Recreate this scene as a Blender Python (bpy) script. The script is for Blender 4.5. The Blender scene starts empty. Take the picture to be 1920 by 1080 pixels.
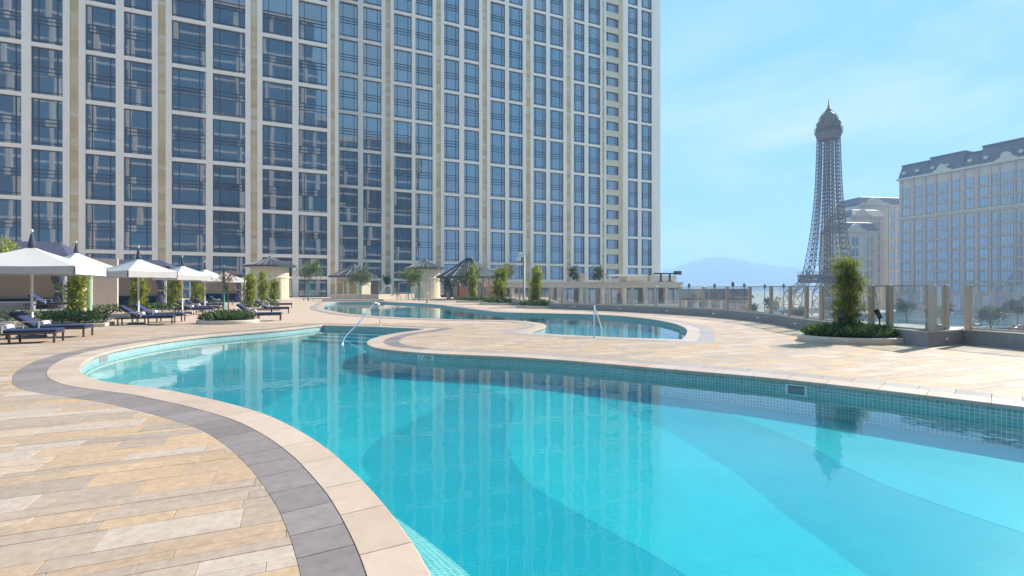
import bpy, math, random
from mathutils import Vector, Matrix
from mathutils.geometry import delaunay_2d_cdt, tessellate_polygon
random.seed(7)
SC = bpy.context.scene
COL = SC.collection
R = math.radians

# ------------------------------------------------------------------ camera
FOC, EYE = 921.0, 1.5                    # focal length in photo pixels, eye height in metres
cam_d = bpy.data.cameras.new('camera'); cam = bpy.data.objects.new('camera', cam_d); COL.objects.link(cam)
cam.location = (0, 0, EYE); cam.rotation_euler = (R(90), 0, 0)
cam_d.sensor_width = 36; cam_d.lens = FOC / 1920 * 36; cam_d.clip_start = .05; cam_d.clip_end = 40000
SC.camera = cam

# ------------------------------------------------------------------ sky, sun, exposure
SUN_EL = R(38); SUN_AZ = math.atan2(.842, .539)     # azimuth from +Y towards +X
world = bpy.data.worlds.new('World'); SC.world = world; world.use_nodes = True
wt = world.node_tree; wn = wt.nodes; wl = wt.links
bgn = wn['Background']; bgn.inputs['Strength'].default_value = .091
sky = wn.new('ShaderNodeTexSky'); sky.sky_type = 'NISHITA'; sky.sun_disc = False
sky.sun_elevation = SUN_EL; sky.sun_rotation = SUN_AZ
sky.altitude = 20; sky.air_density = 1.0; sky.dust_density = .0; sky.ozone_density = 3.0
tc = wn.new('ShaderNodeTexCoord'); mp = wn.new('ShaderNodeMapping')
mp.inputs['Scale'].default_value = (1.6, 2.6, 5.5); mp.inputs['Rotation'].default_value = (0, R(22), R(30))
nz = wn.new('ShaderNodeTexNoise'); nz.inputs['Scale'].default_value = 1.35; nz.inputs['Detail'].default_value = 7
nz.inputs['Roughness'].default_value = .56; nz.inputs['Distortion'].default_value = .5
rp = wn.new('ShaderNodeValToRGB'); rp.color_ramp.elements[0].position = .43; rp.color_ramp.elements[1].position = .82
rp.color_ramp.elements[0].color = (0, 0, 0, 1); rp.color_ramp.elements[1].color = (.6, .6, .6, 1)
tint = wn.new('ShaderNodeMix'); tint.data_type = 'RGBA'; tint.inputs[0].default_value = .9     # thin bright veil over the whole sky
tint.inputs[7].default_value = (1.5, 3.5, 5.3, 1)
cl = wn.new('ShaderNodeMix'); cl.data_type = 'RGBA'; cl.inputs[7].default_value = (4.6, 5.1, 5.8, 1)
wl.new(tc.outputs['Generated'], mp.inputs['Vector']); wl.new(mp.outputs[0], nz.inputs['Vector'])
wl.new(nz.outputs['Fac'], rp.inputs['Fac']); wl.new(rp.outputs['Color'], cl.inputs[0])
wl.new(sky.outputs[0], tint.inputs[6]); wl.new(tint.outputs[2], cl.inputs[6]); wl.new(cl.outputs[2], bgn.inputs['Color'])
sun_d = bpy.data.lights.new('sun', 'SUN'); sun_d.energy = 3.7; sun_d.angle = R(.53); sun_d.color = (1, .91, .78)
sun = bpy.data.objects.new('sun', sun_d); COL.objects.link(sun)
SUNV = Vector((math.sin(SUN_AZ) * math.cos(SUN_EL), math.cos(SUN_AZ) * math.cos(SUN_EL), math.sin(SUN_EL)))
sun.rotation_euler = SUNV.to_track_quat('Z', 'Y').to_euler()
vs = SC.view_settings; vs.view_transform = 'Standard'; vs.look = 'None'; vs.exposure = 1.22; vs.gamma = 1; vs.use_curve_mapping = False
cy = SC.cycles
cy.max_bounces = 8; cy.transparent_max_bounces = 16; cy.glossy_bounces = 4; cy.diffuse_bounces = 3; cy.volume_bounces = 1
cy.use_denoising = True; cy.caustics_reflective = False; cy.caustics_refractive = False

# ------------------------------------------------------------------ measuring helpers (site axes: E along the hotel, N away from it)
EX = Vector((.9178, .3970)); NX = Vector((-.3970, .9178)); ROT = math.atan2(EX.y, EX.x)
def gp(u, v, z=0.0):
    """point on the level z seen at photo position u, v"""
    d = FOC * (EYE - z) / (v - 540.0); return Vector(((u - 960) / FOC * d, d))
def at(u, d): return Vector(((u - 960) / FOC * d, d))
def hz(v, d): return EYE + (540.0 - v) / FOC * d
def sn(s, n): return Vector((EX.x * s + NX.x * n, EX.y * s + NX.y * n))
def on_plane(u, n):
    k = (u - 960) / FOC; d = n / (NX.y + NX.x * k); return d * (EX.x * k + EX.y)

# ------------------------------------------------------------------ scene helpers
def tag(o, label=None, cat=None, group=None, kind=None):
    if label: o['label'] = label
    if cat: o['category'] = cat
    if group: o['group'] = group
    if kind: o['kind'] = kind
    return o
def empty(name, loc=(0, 0, 0), rz=0.0, label=None, cat=None, group=None, kind=None):
    o = bpy.data.objects.new(name, None); COL.objects.link(o); o.location = loc; o.rotation_euler = (0, 0, rz)
    o.empty_display_size = .2
    return tag(o, label, cat, group, kind)
class MB:
    def __init__(s): s.v = []; s.f = []; s.c = []; s.uv = []; s.smooth = []; s.m = None
    def add(s, vs, fs, col=None, sm=False, uv=None):
        o = len(s.v)
        for p in vs:
            p = Vector(p) if len(p) == 3 else Vector((p[0], p[1], 0))
            s.v.append(s.m @ p if s.m else p)
        for i, f in enumerate(fs):
            s.f.append([o + k for k in f]); s.c.append(col); s.smooth.append(sm); s.uv.append(uv[i] if uv else None)
        return s
    def box(s, a, b, col=None):
        x0, y0, z0 = a; x1, y1, z1 = b
        return s.add([(x0,y0,z0),(x1,y0,z0),(x1,y1,z0),(x0,y1,z0),(x0,y0,z1),(x1,y0,z1),(x1,y1,z1),(x0,y1,z1)],
                     [(0,3,2,1),(4,5,6,7),(0,1,5,4),(1,2,6,5),(2,3,7,6),(3,0,4,7)], col)
    def cbox(s, c, d, b=.0, col=None):
        """box with its edges chamfered by b"""
        if b <= 0: return s.box([c[i]-d[i]/2 for i in range(3)], [c[i]+d[i]/2 for i in range(3)], col)
        hx, hy, hzz = d[0]/2, d[1]/2, d[2]/2; vs_ = []; idx = {}
        for sx in (-1,1):
            for sy in (-1,1):
                for sz in (-1,1):
                    for ax in range(3):
                        q = [sx*(hx-b), sy*(hy-b), sz*(hzz-b)]; q[ax] += (sx,sy,sz)[ax]*b
                        idx[(sx,sy,sz,ax)] = len(vs_); vs_.append((c[0]+q[0], c[1]+q[1], c[2]+q[2]))
        fs = []
        def quad(ks): fs.append([idx[k] for k in ks])
        for sg in (-1,1):
            quad([(sg,-1,-1,0),(sg,1,-1,0),(sg,1,1,0),(sg,-1,1,0)][::sg]); quad([(-1,sg,-1,1),(-1,sg,1,1),(1,sg,1,1),(1,sg,-1,1)][::sg])
            quad([(-1,-1,sg,2),(1,-1,sg,2),(1,1,sg,2),(-1,1,sg,2)][::sg])
        for a_ in (-1,1):
            for b_ in (-1,1):
                quad([(-1,a_,b_,1),(1,a_,b_,1),(1,a_,b_,2),(-1,a_,b_,2)]); quad([(a_,-1,b_,0),(a_,1,b_,0),(a_,1,b_,2),(a_,-1,b_,2)])
                quad([(a_,b_,-1,0),(a_,b_,1,0),(a_,b_,1,1),(a_,b_,-1,1)])
        for sx in (-1,1):
            for sy in (-1,1):
                for sz in (-1,1): fs.append([idx[(sx,sy,sz,0)], idx[(sx,sy,sz,1)], idx[(sx,sy,sz,2)]])
        return s.add(vs_, fs, col)
    def beam(s, p, q, w, h=None, col=None):
        p = Vector(p); q = Vector(q); h = h or w; d = q - p
        if d.length < 1e-6: return s
        d.normalize(); a = d.cross(Vector((0,0,1))); a = a.normalized() if a.length > 1e-4 else Vector((1,0,0)); b = a.cross(d)
        vs_ = [r + a*(i*w/2) + b*(j*h/2) for r in (p, q) for i, j in ((-1,-1),(1,-1),(1,1),(-1,1))]
        return s.add(vs_, [(0,1,2,3),(7,6,5,4),(0,4,5,1),(1,5,6,2),(2,6,7,3),(3,7,4,0)], col)
    def tube(s, pts, r, n=8, col=None, cap=True):
        pts = [Vector(p) for p in pts]; rr = r if isinstance(r, (list, tuple)) else [r]*len(pts); vs_ = []; fs = []
        for i, p in enumerate(pts):
            d = (pts[min(i+1,len(pts)-1)] - pts[max(i-1,0)]).normalized(); a = d.cross(Vector((.13,.27,1)))
            if a.length < 1e-3: a = d.cross(Vector((1,0,0)))
            a.normalize(); b = a.cross(d)
            for k in range(n): t = 2*math.pi*k/n; vs_.append(p + a*(math.cos(t)*rr[i]) + b*(math.sin(t)*rr[i]))
        for i in range(len(pts)-1):
            for k in range(n): fs.append((i*n+k, i*n+(k+1)%n, (i+1)*n+(k+1)%n, (i+1)*n+k))
        if cap: fs += [tuple(range(n)), tuple(range((len(pts)-1)*n+n-1, (len(pts)-1)*n-1, -1))]
        return s.add(vs_, fs, col, True)
    def lathe(s, prof, n=24, c=(0,0,0), col=None, sm=True, ph=0.0, cap=True):
        vs_ = [(c[0]+r*math.cos(ph+2*math.pi*k/n), c[1]+r*math.sin(ph+2*math.pi*k/n), c[2]+z) for r, z in prof for k in range(n)]
        fs = [(i*n+k, i*n+(k+1)%n, (i+1)*n+(k+1)%n, (i+1)*n+k) for i in range(len(prof)-1) for k in range(n)]
        if cap: fs += [tuple(range(n))[::-1], tuple(range((len(prof)-1)*n, len(prof)*n))]
        return s.add(vs_, fs, col, sm)
    def prism(s, poly, z0, z1, col=None, top=True, bot=True):
        n = len(poly); area = sum(poly[i][0]*poly[(i+1)%n][1]-poly[(i+1)%n][0]*poly[i][1] for i in range(n))
        if area < 0: poly = poly[::-1]
        vs_ = [(p[0],p[1],z0) for p in poly] + [(p[0],p[1],z1) for p in poly]
        fs = [(i,(i+1)%n,n+(i+1)%n,n+i) for i in range(n)]
        if n <= 4:
            if top: fs.append(tuple(range(n,2*n)))
            if bot: fs.append(tuple(range(n))[::-1])
        else:
            tr = tessellate_polygon([[Vector((p[0],p[1],0)) for p in poly]])
            for t in tr:
                a, b, c_ = [poly[k] for k in t]
                if (b[0]-a[0])*(c_[1]-a[1])-(b[1]-a[1])*(c_[0]-a[0]) < 0: t = t[::-1]
                if top: fs.append(tuple(n+k for k in t))
                if bot: fs.append(tuple(t)[::-1])
        return s.add(vs_, fs, col)
    def mesh(s, name, mat):
        me = bpy.data.meshes.new(name); me.from_pydata([tuple(p) for p in s.v], [], s.f)
        if mat: me.materials.append(mat)
        if any(s.smooth): me.polygons.foreach_set('use_smooth', s.smooth)
        if any(c is not None for c in s.c):
            at_ = me.color_attributes.new('col', 'FLOAT_COLOR', 'CORNER'); k = 0
            for f, c in zip(s.f, s.c):
                c = c or (1,1,1)
                for _ in f: at_.data[k].color = (c[0],c[1],c[2],1); k += 1
        if any(u is not None for u in s.uv):
            ul = me.uv_layers.new(name='UVMap'); k = 0
            for f, u in zip(s.f, s.uv):
                for j in range(len(f)): ul.data[k].uv = u[j] if u else (0,0); k += 1
        me.update(); return me
    def obj(s, name, mat, parent=None, loc=None, rz=0.0, **kw):
        o = bpy.data.objects.new(name, s.mesh(name, mat)); COL.objects.link(o)
        if parent: o.parent = parent
        if loc is not None: o.location = loc
        if rz: o.rotation_euler = (0,0,rz)
        return tag(o, **kw)
def inst(me, name, parent=None, loc=(0,0,0), rz=0.0, sc=None, **kw):
    o = bpy.data.objects.new(name, me); COL.objects.link(o); o.location = loc; o.rotation_euler = (0,0,rz)
    if parent: o.parent = parent
    if sc is not None: o.scale = sc if hasattr(sc,'__len__') else (sc,sc,sc)
    return tag(o, **kw)
KIDS = {}
def copy_tree(o, parent=None):
    c = o.copy(); COL.objects.link(c)
    if parent: c.parent = parent
    for ch in KIDS.setdefault(o.name, list(o.children)): copy_tree(ch, c)
    return c

# ------------------------------------------------------------------ materials
MATS = {}
class NT:
    def __init__(s, name):
        s.mat = bpy.data.materials.new(name); s.mat.use_nodes = True; s.t = s.mat.node_tree; s.n = s.t.nodes; s.l = s.t.links
        s.b = s.n['Principled BSDF']; s.out = s.n['Material Output']; MATS[name] = s.mat
    def new(s, ty, **kw):
        nd = s.n.new('ShaderNode'+ty)
        for k, v in kw.items():
            if k in nd.bl_rna.properties: setattr(nd, k, v)
            else: nd.inputs[k.replace('_',' ')].default_value = v
        return nd
    def link(s, a, b): s.l.new(a, b)
    def mix(s, fac, a, b, mode='MIX'):
        m = s.n.new('ShaderNodeMix'); m.data_type = 'RGBA'; m.blend_type = mode
        for sock, v in ((m.inputs[0], fac), (m.inputs[6], a), (m.inputs[7], b)):
            if hasattr(v, 'is_output'): s.link(v, sock)
            else: sock.default_value = (*v, 1) if hasattr(v, '__len__') and len(v) == 3 else v
        return m.outputs[2]
    def coord(s, kind='Object', scale=(1,1,1), rot=(0,0,0)):
        c = s.new('TexCoord'); m = s.new('Mapping'); m.inputs['Scale'].default_value = scale; m.inputs['Rotation'].default_value = rot
        s.link(c.outputs[kind], m.inputs[0]); return m.outputs[0]
    def noise(s, co, scale, detail=4, rough=.55):
        t = s.new('TexNoise'); t.inputs['Scale'].default_value = scale; t.inputs['Detail'].default_value = detail; t.inputs['Roughness'].default_value = rough
        s.link(co, t.inputs['Vector']); return t.outputs['Fac']
    def ramp(s, fac, stops):
        r_ = s.new('ValToRGB'); el = r_.color_ramp.elements
        while len(el) < len(stops): el.new(.5)
        for e_, (p, c) in zip(el, stops): e_.position = p; e_.color = (*c, 1) if len(c) == 3 else c
        s.link(fac, r_.inputs[0]); return r_.outputs[0]
    def bump(s, h, strength=.2, dist=.01):
        b = s.new('Bump'); b.inputs['Strength'].default_value = strength; b.inputs['Distance'].default_value = dist
        s.link(h, b.inputs['Height']); s.link(b.outputs[0], s.b.inputs['Normal']); return b
    def base(s, c):
        if hasattr(c, 'is_output'): s.link(c, s.b.inputs['Base Color'])
        else: s.b.inputs['Base Color'].default_value = (*c, 1)
    def set(s, **kw):
        for k, v in kw.items(): s.b.inputs[k.replace('_',' ')].default_value = v
        return s
def flat(name, c, rough=.6, metal=0.0, var=.12, scale=3.0, spec=.5, bump=0.0):
    """a plain painted / stone / cloth surface with uneven tone and fine relief"""
    m = NT(name); co = m.coord(); f = m.noise(co, scale, 5)
    m.base(m.ramp(f, [(.3, tuple(k*(1-var) for k in c)), (.7, tuple(min(1, k*(1+var*.6)) for k in c))]))
    m.set(Roughness=rough, Metallic=metal); m.b.inputs['Specular IOR Level'].default_value = spec
    if bump: m.bump(m.noise(co, scale*9, 3), bump, .01)
    return m.mat
def vcol(name, rough=.62, nscale=14.0, namp=.22, bump=.25):
    """stone pieces: colour carried by each piece, grain on top"""
    m = NT(name); a = m.new('Attribute', attribute_name='col'); co = m.coord()
    g = m.noise(co, nscale, 8, .65); big = m.noise(co, nscale*.14, 3)
    fine = m.noise(m.coord('Object',(1,3.5,1),(0,0,-ROT)), nscale*4.5, 6, .7)
    c0 = m.mix(1.0, a.outputs['Color'], m.ramp(fine, [(.3, (1-namp*.55,)*3), (.7, (1+namp*.25,)*3)]), 'MULTIPLY')
    c1 = m.mix(1.0, c0, m.ramp(g, [(.25, (1-namp,)*3), (.75, (1+namp*.5,)*3)]), 'MULTIPLY')
    c2 = m.mix(1.0, c1, m.ramp(big, [(.3, (.93,.925,.92)), (.7, (1.04,1.035,1.03))]), 'MULTIPLY')
    m.base(c2); m.set(Roughness=rough); m.b.inputs['Specular IOR Level'].default_value = .35; m.bump(g, bump, .004); return m.mat
stone_m = vcol('deck_stone', .68, namp=.26); coping_m = vcol('coping_stone', .42, 9, .12, .15); border_m = vcol('border_stone', .42, 12, .24, .25); block_m = vcol('facade_block', .7, 2, .1, .1)
def deck_far():
    m = NT('deck_far'); co = m.coord('Object', (1,1,1), (0,0,-ROT))
    b = m.new('TexBrick'); b.offset_frequency = 2; b.offset = .37; b.squash_frequency = 3; b.squash = .6
    b.inputs['Scale'].default_value = 1; b.inputs['Mortar Size'].default_value = .003; b.inputs['Brick Width'].default_value = .6; b.inputs['Row Height'].default_value = .22
    b.inputs['Color1'].default_value = (.52,.375,.275,1); b.inputs['Color2'].default_value = (.54,.43,.36,1); b.inputs['Mortar'].default_value = (.38,.29,.23,1)
    m.link(co, b.inputs['Vector']); g = m.noise(co, 8, 5)
    m.base(m.mix(1.0, b.outputs['Color'], m.ramp(g, [(.3,(.88,.87,.86)),(.7,(1.08,1.07,1.06))]), 'MULTIPLY')); m.set(Roughness=.7); m.b.inputs['Specular IOR Level'].default_value = .3; return m.mat
deckfar_m = deck_far()
def mosaic(name, ca, cb, grout, size, kind='UV', gr=.14, rough=.25):
    m = NT(name); co = m.coord(kind)
    b = m.new('TexBrick'); b.offset = 0; b.inputs['Scale'].default_value = 1; b.inputs['Mortar Size'].default_value = size*gr*.5; b.inputs['Mortar Smooth'].default_value = .2
    b.inputs['Brick Width'].default_value = size; b.inputs['Row Height'].default_value = size
    for k, c in (('Color1',ca),('Color2',cb),('Mortar',grout)): b.inputs[k].default_value = (*c,1)
    m.link(co, b.inputs['Vector']); big = m.noise(co, 2.2, 3)
    m.base(m.mix(1.0, b.outputs['Color'], m.ramp(big, [(.3,(.93,.95,.96)),(.7,(1.05,1.04,1.03))]), 'MULTIPLY')); m.set(Roughness=rough); return m.mat
wall_m = mosaic('pool_wall_mosaic', (.20,.33,.335), (.33,.46,.455), (.58,.66,.64), .05, 'UV', .2)
ledge_m = mosaic('ledge_mosaic', (.10,.33,.35), (.17,.41,.42), (.36,.55,.55), .028, 'UV', .2)
floor_m = mosaic('pool_floor_mosaic', (.001,.255,.32), (.002,.285,.355), (.008,.335,.405), .03, 'Object', .2)
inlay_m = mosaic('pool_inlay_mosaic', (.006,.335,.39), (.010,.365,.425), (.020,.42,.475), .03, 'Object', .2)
step_m = mosaic('pool_step_mosaic', (.03,.42,.48), (.06,.50,.56), (.3,.65,.68), .05, 'Object')
def fixed_fresnel(m, ior, normal=None):
    """Fresnel that is the same from both sides (the sheet stands for a whole body of water / pane)"""
    fr = m.new('Fresnel'); g = m.new('NewGeometry'); x = m.new('Mix'); x.inputs[2].default_value = ior; x.inputs[3].default_value = 1/ior
    m.link(g.outputs['Backfacing'], x.inputs[0]); m.link(x.outputs[0], fr.inputs['IOR'])
    if normal: m.link(normal, fr.inputs['Normal'])
    return fr
def water():
    m = NT('water'); m.n.remove(m.b); tr = m.new('BsdfTransparent'); tr.inputs[0].default_value = (.80,.985,.995,1)
    gl = m.new('BsdfGlossy'); gl.inputs['Roughness'].default_value = .0; gl.inputs['Color'].default_value = (1,1,1,1)
    mx = m.new('MixShader')
    co = m.coord('Object'); n1 = m.noise(co, 1.6, 3, .5); n2 = m.noise(co, 9.0, 2, .5)
    ad = m.new('Math', operation='MULTIPLY_ADD'); m.link(n2, ad.inputs[0]); ad.inputs[1].default_value = .16; m.link(n1, ad.inputs[2])
    b = m.new('Bump'); b.inputs['Strength'].default_value = .26; b.inputs['Distance'].default_value = .012; m.link(ad.outputs[0], b.inputs['Height'])
    m.link(b.outputs[0], gl.inputs['Normal']); fr = fixed_fresnel(m, 1.28, b.outputs[0])
    m.link(fr.outputs[0], mx.inputs[0]); m.link(tr.outputs[0], mx.inputs[1]); m.link(gl.outputs[0], mx.inputs[2]); m.link(mx.outputs[0], m.out.inputs[0]); return m.mat
water_m = water()
def thin_glass(name, tint, refl=1.0, ior=1.5):
    m = NT(name); m.n.remove(m.b); tr = m.new('BsdfTransparent'); tr.inputs[0].default_value = (*tint,1)
    gl = m.new('BsdfGlossy'); gl.inputs['Roughness'].default_value = .015; gl.inputs['Color'].default_value = (refl,refl,refl,1)
    df = m.new('BsdfDiffuse'); df.inputs[0].default_value = (.62,.62,.60,1)
    fr = fixed_fresnel(m, ior); mx = m.new('MixShader'); m2 = m.new('MixShader'); m2.inputs[0].default_value = .05
    m.link(tr.outputs[0], m2.inputs[1]); m.link(df.outputs[0], m2.inputs[2])
    m.link(fr.outputs[0], mx.inputs[0]); m.link(m2.outputs[0], mx.inputs[1]); m.link(gl.outputs[0], mx.inputs[2]); m.link(mx.outputs[0], m.out.inputs[0]); return m.mat
fglass_m = thin_glass('fence_glass', (.93,.945,.94))
def tower_glass(name, dark, teal, spec):
    m = NT(name); oi = m.new('ObjectInfo'); co = m.coord('Object'); 
    r1 = m.ramp(oi.outputs['Random'], [(0, dark), (.35, tuple(a*.6+b*.4 for a,b in zip(dark,teal))), (.7, teal), (1, dark)])
    # curtains hang inside: soft vertical folds
    cw = m.new('TexWave', wave_type='BANDS', bands_direction='X'); cw.inputs['Scale'].default_value = 1.1; cw.inputs['Distortion'].default_value = 3; m.link(co, cw.inputs['Vector'])
    m.base(m.mix(.10, r1, m.mix(1.0, r1, m.ramp(cw.outputs['Fac'], [(0,(.55,.6,.62)),(1,(1.2,1.2,1.2))]), 'MULTIPLY')))
    m.set(Roughness=.03, IOR=1.5); m.b.inputs['Specular IOR Level'].default_value = spec
    ad = m.new('VectorMath', operation='ADD'); m.link(co, ad.inputs[0]); cx = m.new('CombineXYZ'); m.link(oi.outputs['Random'], cx.inputs[0])
    ml = m.new('VectorMath', operation='SCALE'); ml.inputs['Scale'].default_value = 57.0; m.link(cx.outputs[0], ml.inputs[0]); m.link(ml.outputs[0], ad.inputs[1])
    an = m.new('VectorMath', operation='MULTIPLY'); an.inputs[1].default_value = (1,1,.22); m.link(ad.outputs[0], an.inputs[0]); m.bump(m.noise(an.outputs[0], .5, .6, .4), .16, .05); m.b.inputs['Coat Weight'].default_value = 1; m.b.inputs['Coat Roughness'].default_value = .02; m.b.inputs['Coat Tint'].default_value = (.8,.9,1,1); m.b.inputs['Coat IOR'].default_value = 2.6
    m.l.new(m.b.inputs['Normal'].links[0].from_socket, m.b.inputs['Coat Normal']); return m.mat
tglass_m = tower_glass('tower_glass', (.012,.022,.05), (.04,.11,.16), 1.0)
white_m = flat('white_stone', (.92,.79,.67), .65, var=.06, scale=.35)
mull_m = flat('dark_mullion', (.045,.04,.055), .45)
core_m = flat('tower_core', (.06,.06,.065), .9)
tan_m = flat('tan_stone', (.66,.50,.31), .75, var=.1, scale=.6)
cream_m = flat('cream_stone', (.66,.58,.42), .75, var=.12, scale=.9, bump=.1)
beige_m = flat('beige_render', (.62,.52,.42), .8, var=.05, scale=.5)
greykerb_m = flat('grey_kerb_stone', (.27,.265,.27), .6, var=.15, scale=5, bump=.1)
kerbcream_m = flat('planter_kerb', (.62,.53,.43), .6, var=.1, scale=6, bump=.1)
champ_m = flat('champagne_metal', (.42,.375,.32), .4, metal=.4, var=.06)
steel_m = flat('polished_steel', (.72,.72,.72), .14, metal=1.0, var=.03)
navy_m = flat('navy_fabric', (.02,.035,.11), .85, var=.18, scale=5, bump=.1)
navyroof_m = flat('navy_canopy', (.055,.058,.105), .8, var=.12, scale=1.5)
slate_m = flat('slate_roof', (.045,.05,.065), .5, var=.2, scale=1.2)
brown_m = flat('woven_brown', (.09,.06,.045), .7, var=.2, scale=20, bump=.3)
whitecloth_m = flat('white_canvas', (.53,.515,.505), .85, var=.03, scale=2)
towel_m = flat('white_towel', (.82,.82,.80), .95, var=.04, scale=12, bump=.3)
whitemetal_m = flat('white_metal', (.72,.72,.71), .35, var=.04)
armrest_m = flat('armrest_metal', (.42,.42,.42), .4)
green_m = flat('green_paint', (.20,.30,.20), .5, var=.12)
black_m = flat('black_metal', (.015,.015,.017), .4)
soil_m = flat('soil', (.045,.032,.022), .95, var=.4, scale=12, bump=.5)
bark_m = flat('bark', (.16,.11,.08), .9, var=.3, scale=14, bump=.5)
wood_m = flat('door_wood', (.42,.30,.12), .55, var=.2, scale=3)
mortar_m = flat('mortar', (.20,.165,.135), .9, var=.2, scale=4)
iron_m = flat('tower_iron', (.135,.095,.075), .6, var=.12, scale=.5)
pink_m = flat('pink_stone', (.56,.37,.29), .8, var=.06, scale=.2)
cream2_m = flat('hotel_cream', (.60,.49,.38), .8, var=.06, scale=.2)
hglass_m = tower_glass('hotel_glass', (.16,.17,.22), (.24,.26,.32), .5)
mans_m = flat('mansard_slate', (.11,.095,.105), .55, var=.15, scale=.5)
plastic_m = flat('white_plastic', (.75,.76,.74), .4)
panel_m = flat('coral_panel', (.62,.22,.14), .6)
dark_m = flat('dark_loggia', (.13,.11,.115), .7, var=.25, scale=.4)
lampglow_m = NT('lamp_lens').set(Roughness=.2).mat; lampglow_m.node_tree.nodes['Principled BSDF'].inputs['Base Color'].default_value = (.8,.8,.75,1)
def leafmat(name, c1, c2):
    m = NT(name); m.n.remove(m.b); co = m.coord('Object'); g = m.noise(co, 2.5, 3); a = m.new('Attribute', attribute_name='col')
    c = m.mix(1.0, m.ramp(g, [(.3,c1),(.7,c2)]), a.outputs['Color'], 'MULTIPLY')
    d = m.new('BsdfDiffuse'); t = m.new('BsdfTranslucent'); gl = m.new('BsdfGlossy'); gl.inputs['Roughness'].default_value = .45; gl.inputs[0].default_value = (.7,.7,.7,1)
    m.link(c, d.inputs[0]); m.link(c, t.inputs[0]); x = m.new('MixShader'); x.inputs[0].default_value = .42; y = m.new('MixShader'); y.inputs[0].default_value = .05
    m.link(d.outputs[0], x.inputs[1]); m.link(t.outputs[0], x.inputs[2]); m.link(x.outputs[0], y.inputs[1]); m.link(gl.outputs[0], y.inputs[2]); m.link(y.outputs[0], m.out.inputs[0]); return m.mat
bamboo_m = leafmat('bamboo_leaf', (.27,.34,.02), (.45,.47,.05)); bamboo2_m = leafmat('bamboo_leaf_dark', (.15,.22,.03), (.37,.40,.06))
olive_m = leafmat('olive_leaf', (.13,.17,.07), (.24,.27,.13)); cover_m = leafmat('ground_cover_leaf', (.05,.10,.025), (.11,.17,.045))
fresh_m = leafmat('fresh_leaf', (.14,.20,.05), (.24,.29,.08)); dry_m = leafmat('dry_leaf', (.24,.13,.09), (.36,.22,.15)); citytree_m = leafmat('city_leaf', (.05,.085,.03), (.10,.14,.05))
# ------------------------------------------------------------------ pool outlines (inner edge of the coping, level 0)
def spline(items, step=.12):
    """items: (point, sharp, coping width, band width); closed Catmull-Rom, broken at sharp points"""
    n = len(items); out = []
    for i in range(n):
        p1, s1, w1, b1 = items[i]; p2, s2, w2, b2 = items[(i+1)%n]
        p0 = items[i-1][0] if not s1 else p1*2-p2; p3 = items[(i+2)%n][0] if not s2 else p2*2-p1
        # centripetal tangents
        d01 = max((p1-p0).length,1e-4)**.5; d12 = max((p2-p1).length,1e-4)**.5; d23 = max((p3-p2).length,1e-4)**.5
        m1 = ((p1-p0)/d01-(p2-p0)/(d01+d12)+(p2-p1)/d12)*d12; m2 = ((p2-p1)/d12-(p3-p1)/(d12+d23)+(p3-p2)/d23)*d12
        k = max(2, int((p2-p1).length/step))
        for j in range(k):
            t = j/k; h1 = 2*t**3-3*t*t+1; h2 = t**3-2*t*t+t; h3 = -2*t**3+3*t*t; h4 = t**3-t*t
            out.append((p1*h1+m1*h2+p2*h3+m2*h4, w1+(w2-w1)*t, b1+(b2-b1)*t))
    return out
def G(lst, w=.42, b=.42): return [(gp(u,v), False, w, b) for u, v in lst]
def sharp(l, *idx):
    for i in idx: l[i] = (l[i][0], True, l[i][2], l[i][3])
    return l
p1 = [(gp(801,1080),False,.28,.31),(gp(766.6,1018.8),False,.28,.31),(gp(726,961.8),False,.275,.32),(gp(685,913),False,.27,.335),(gp(644,872),False,.28,.35),
      (gp(612,843.7),False,.29,.36),(gp(563,811),False,.30,.37),(gp(502,780.5),False,.32,.38),(gp(438,760),False,.35,.40),(gp(370,743.7),False,.37,.42),
      (gp(301,730),False,.39,.43),(gp(245,723),False,.40,.44),(gp(182.5,713.5),False,.41,.45),(gp(161.7,706),False,.42,.46)]
p1 += G([(151,700),(147,691.7),(151,683),(168,671),(203,659),(245,650),(307.5,639.6),(370,631.7),(432.5,626),(520,618.7)])
p1 += sharp(G([(604.8,609.8)]),0) + G([(643,610.6),(706,612.7)]) + sharp(G([(799,616.7)]),0)
p1 += G([(779,620),(747.5,624),(716,630),(695.4,636.5),(689,641.7),(693,647),(706,652),(737,656.5),(779,660.5),(810,662.5),(872,665.3),(960,669),(1085,677.5),(1210,688.2),(1335,698.7),(1440,708),(1548,719.5),(1666.7,733),(1785,747),(1920,763)])
p1 += [(Vector(p),False,.42,.42) for p in ((7.9,4.7),(9.0,2.5),(8.6,0),(6.8,-1.9),(4.4,-2.5),(2.4,-1.9),(1.25,-.6),(.45,.85))]
p2 = sharp(G([(603.7,574)]),0) + G([(606,579),(622.5,583),(654,588.5),(706,592.7),(768,596),(872.5,599.4),(940,600.3),(973,601.6),(995.6,603.5),(1017.8,607),(1023,611),(1017.8,614.6),(1003,619)])
p2 += sharp(G([(989,624)]),0) + G([(1051,627.6),(1113,630.7),(1162,633)]) + sharp(G([(1280,636.7)]),0)
p2 += G([(1288,626),(1287.8,617),(1273,609.5),(1251,603.5),(1217.8,598),(1162,592.3),(1106.7,589.4),(1051,588),(995.6,586.8),(940,585.3),(911,582.3),(866.7,577),(822,571.5),(800,569.5)])
p2 += sharp(G([(776,568.4)]),0) + sharp(G([(716,566)]),0) + G([(660,566),(626,566.5)])
def ccw(pl):
    a = sum(pl[i][0].x*pl[(i+1)%len(pl)][0].y-pl[(i+1)%len(pl)][0].x*pl[i][0].y for i in range(len(pl)))
    return pl if a > 0 else pl[::-1]
POOLS = [ccw(spline(p1)), ccw(spline(p2, .2))]
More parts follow.
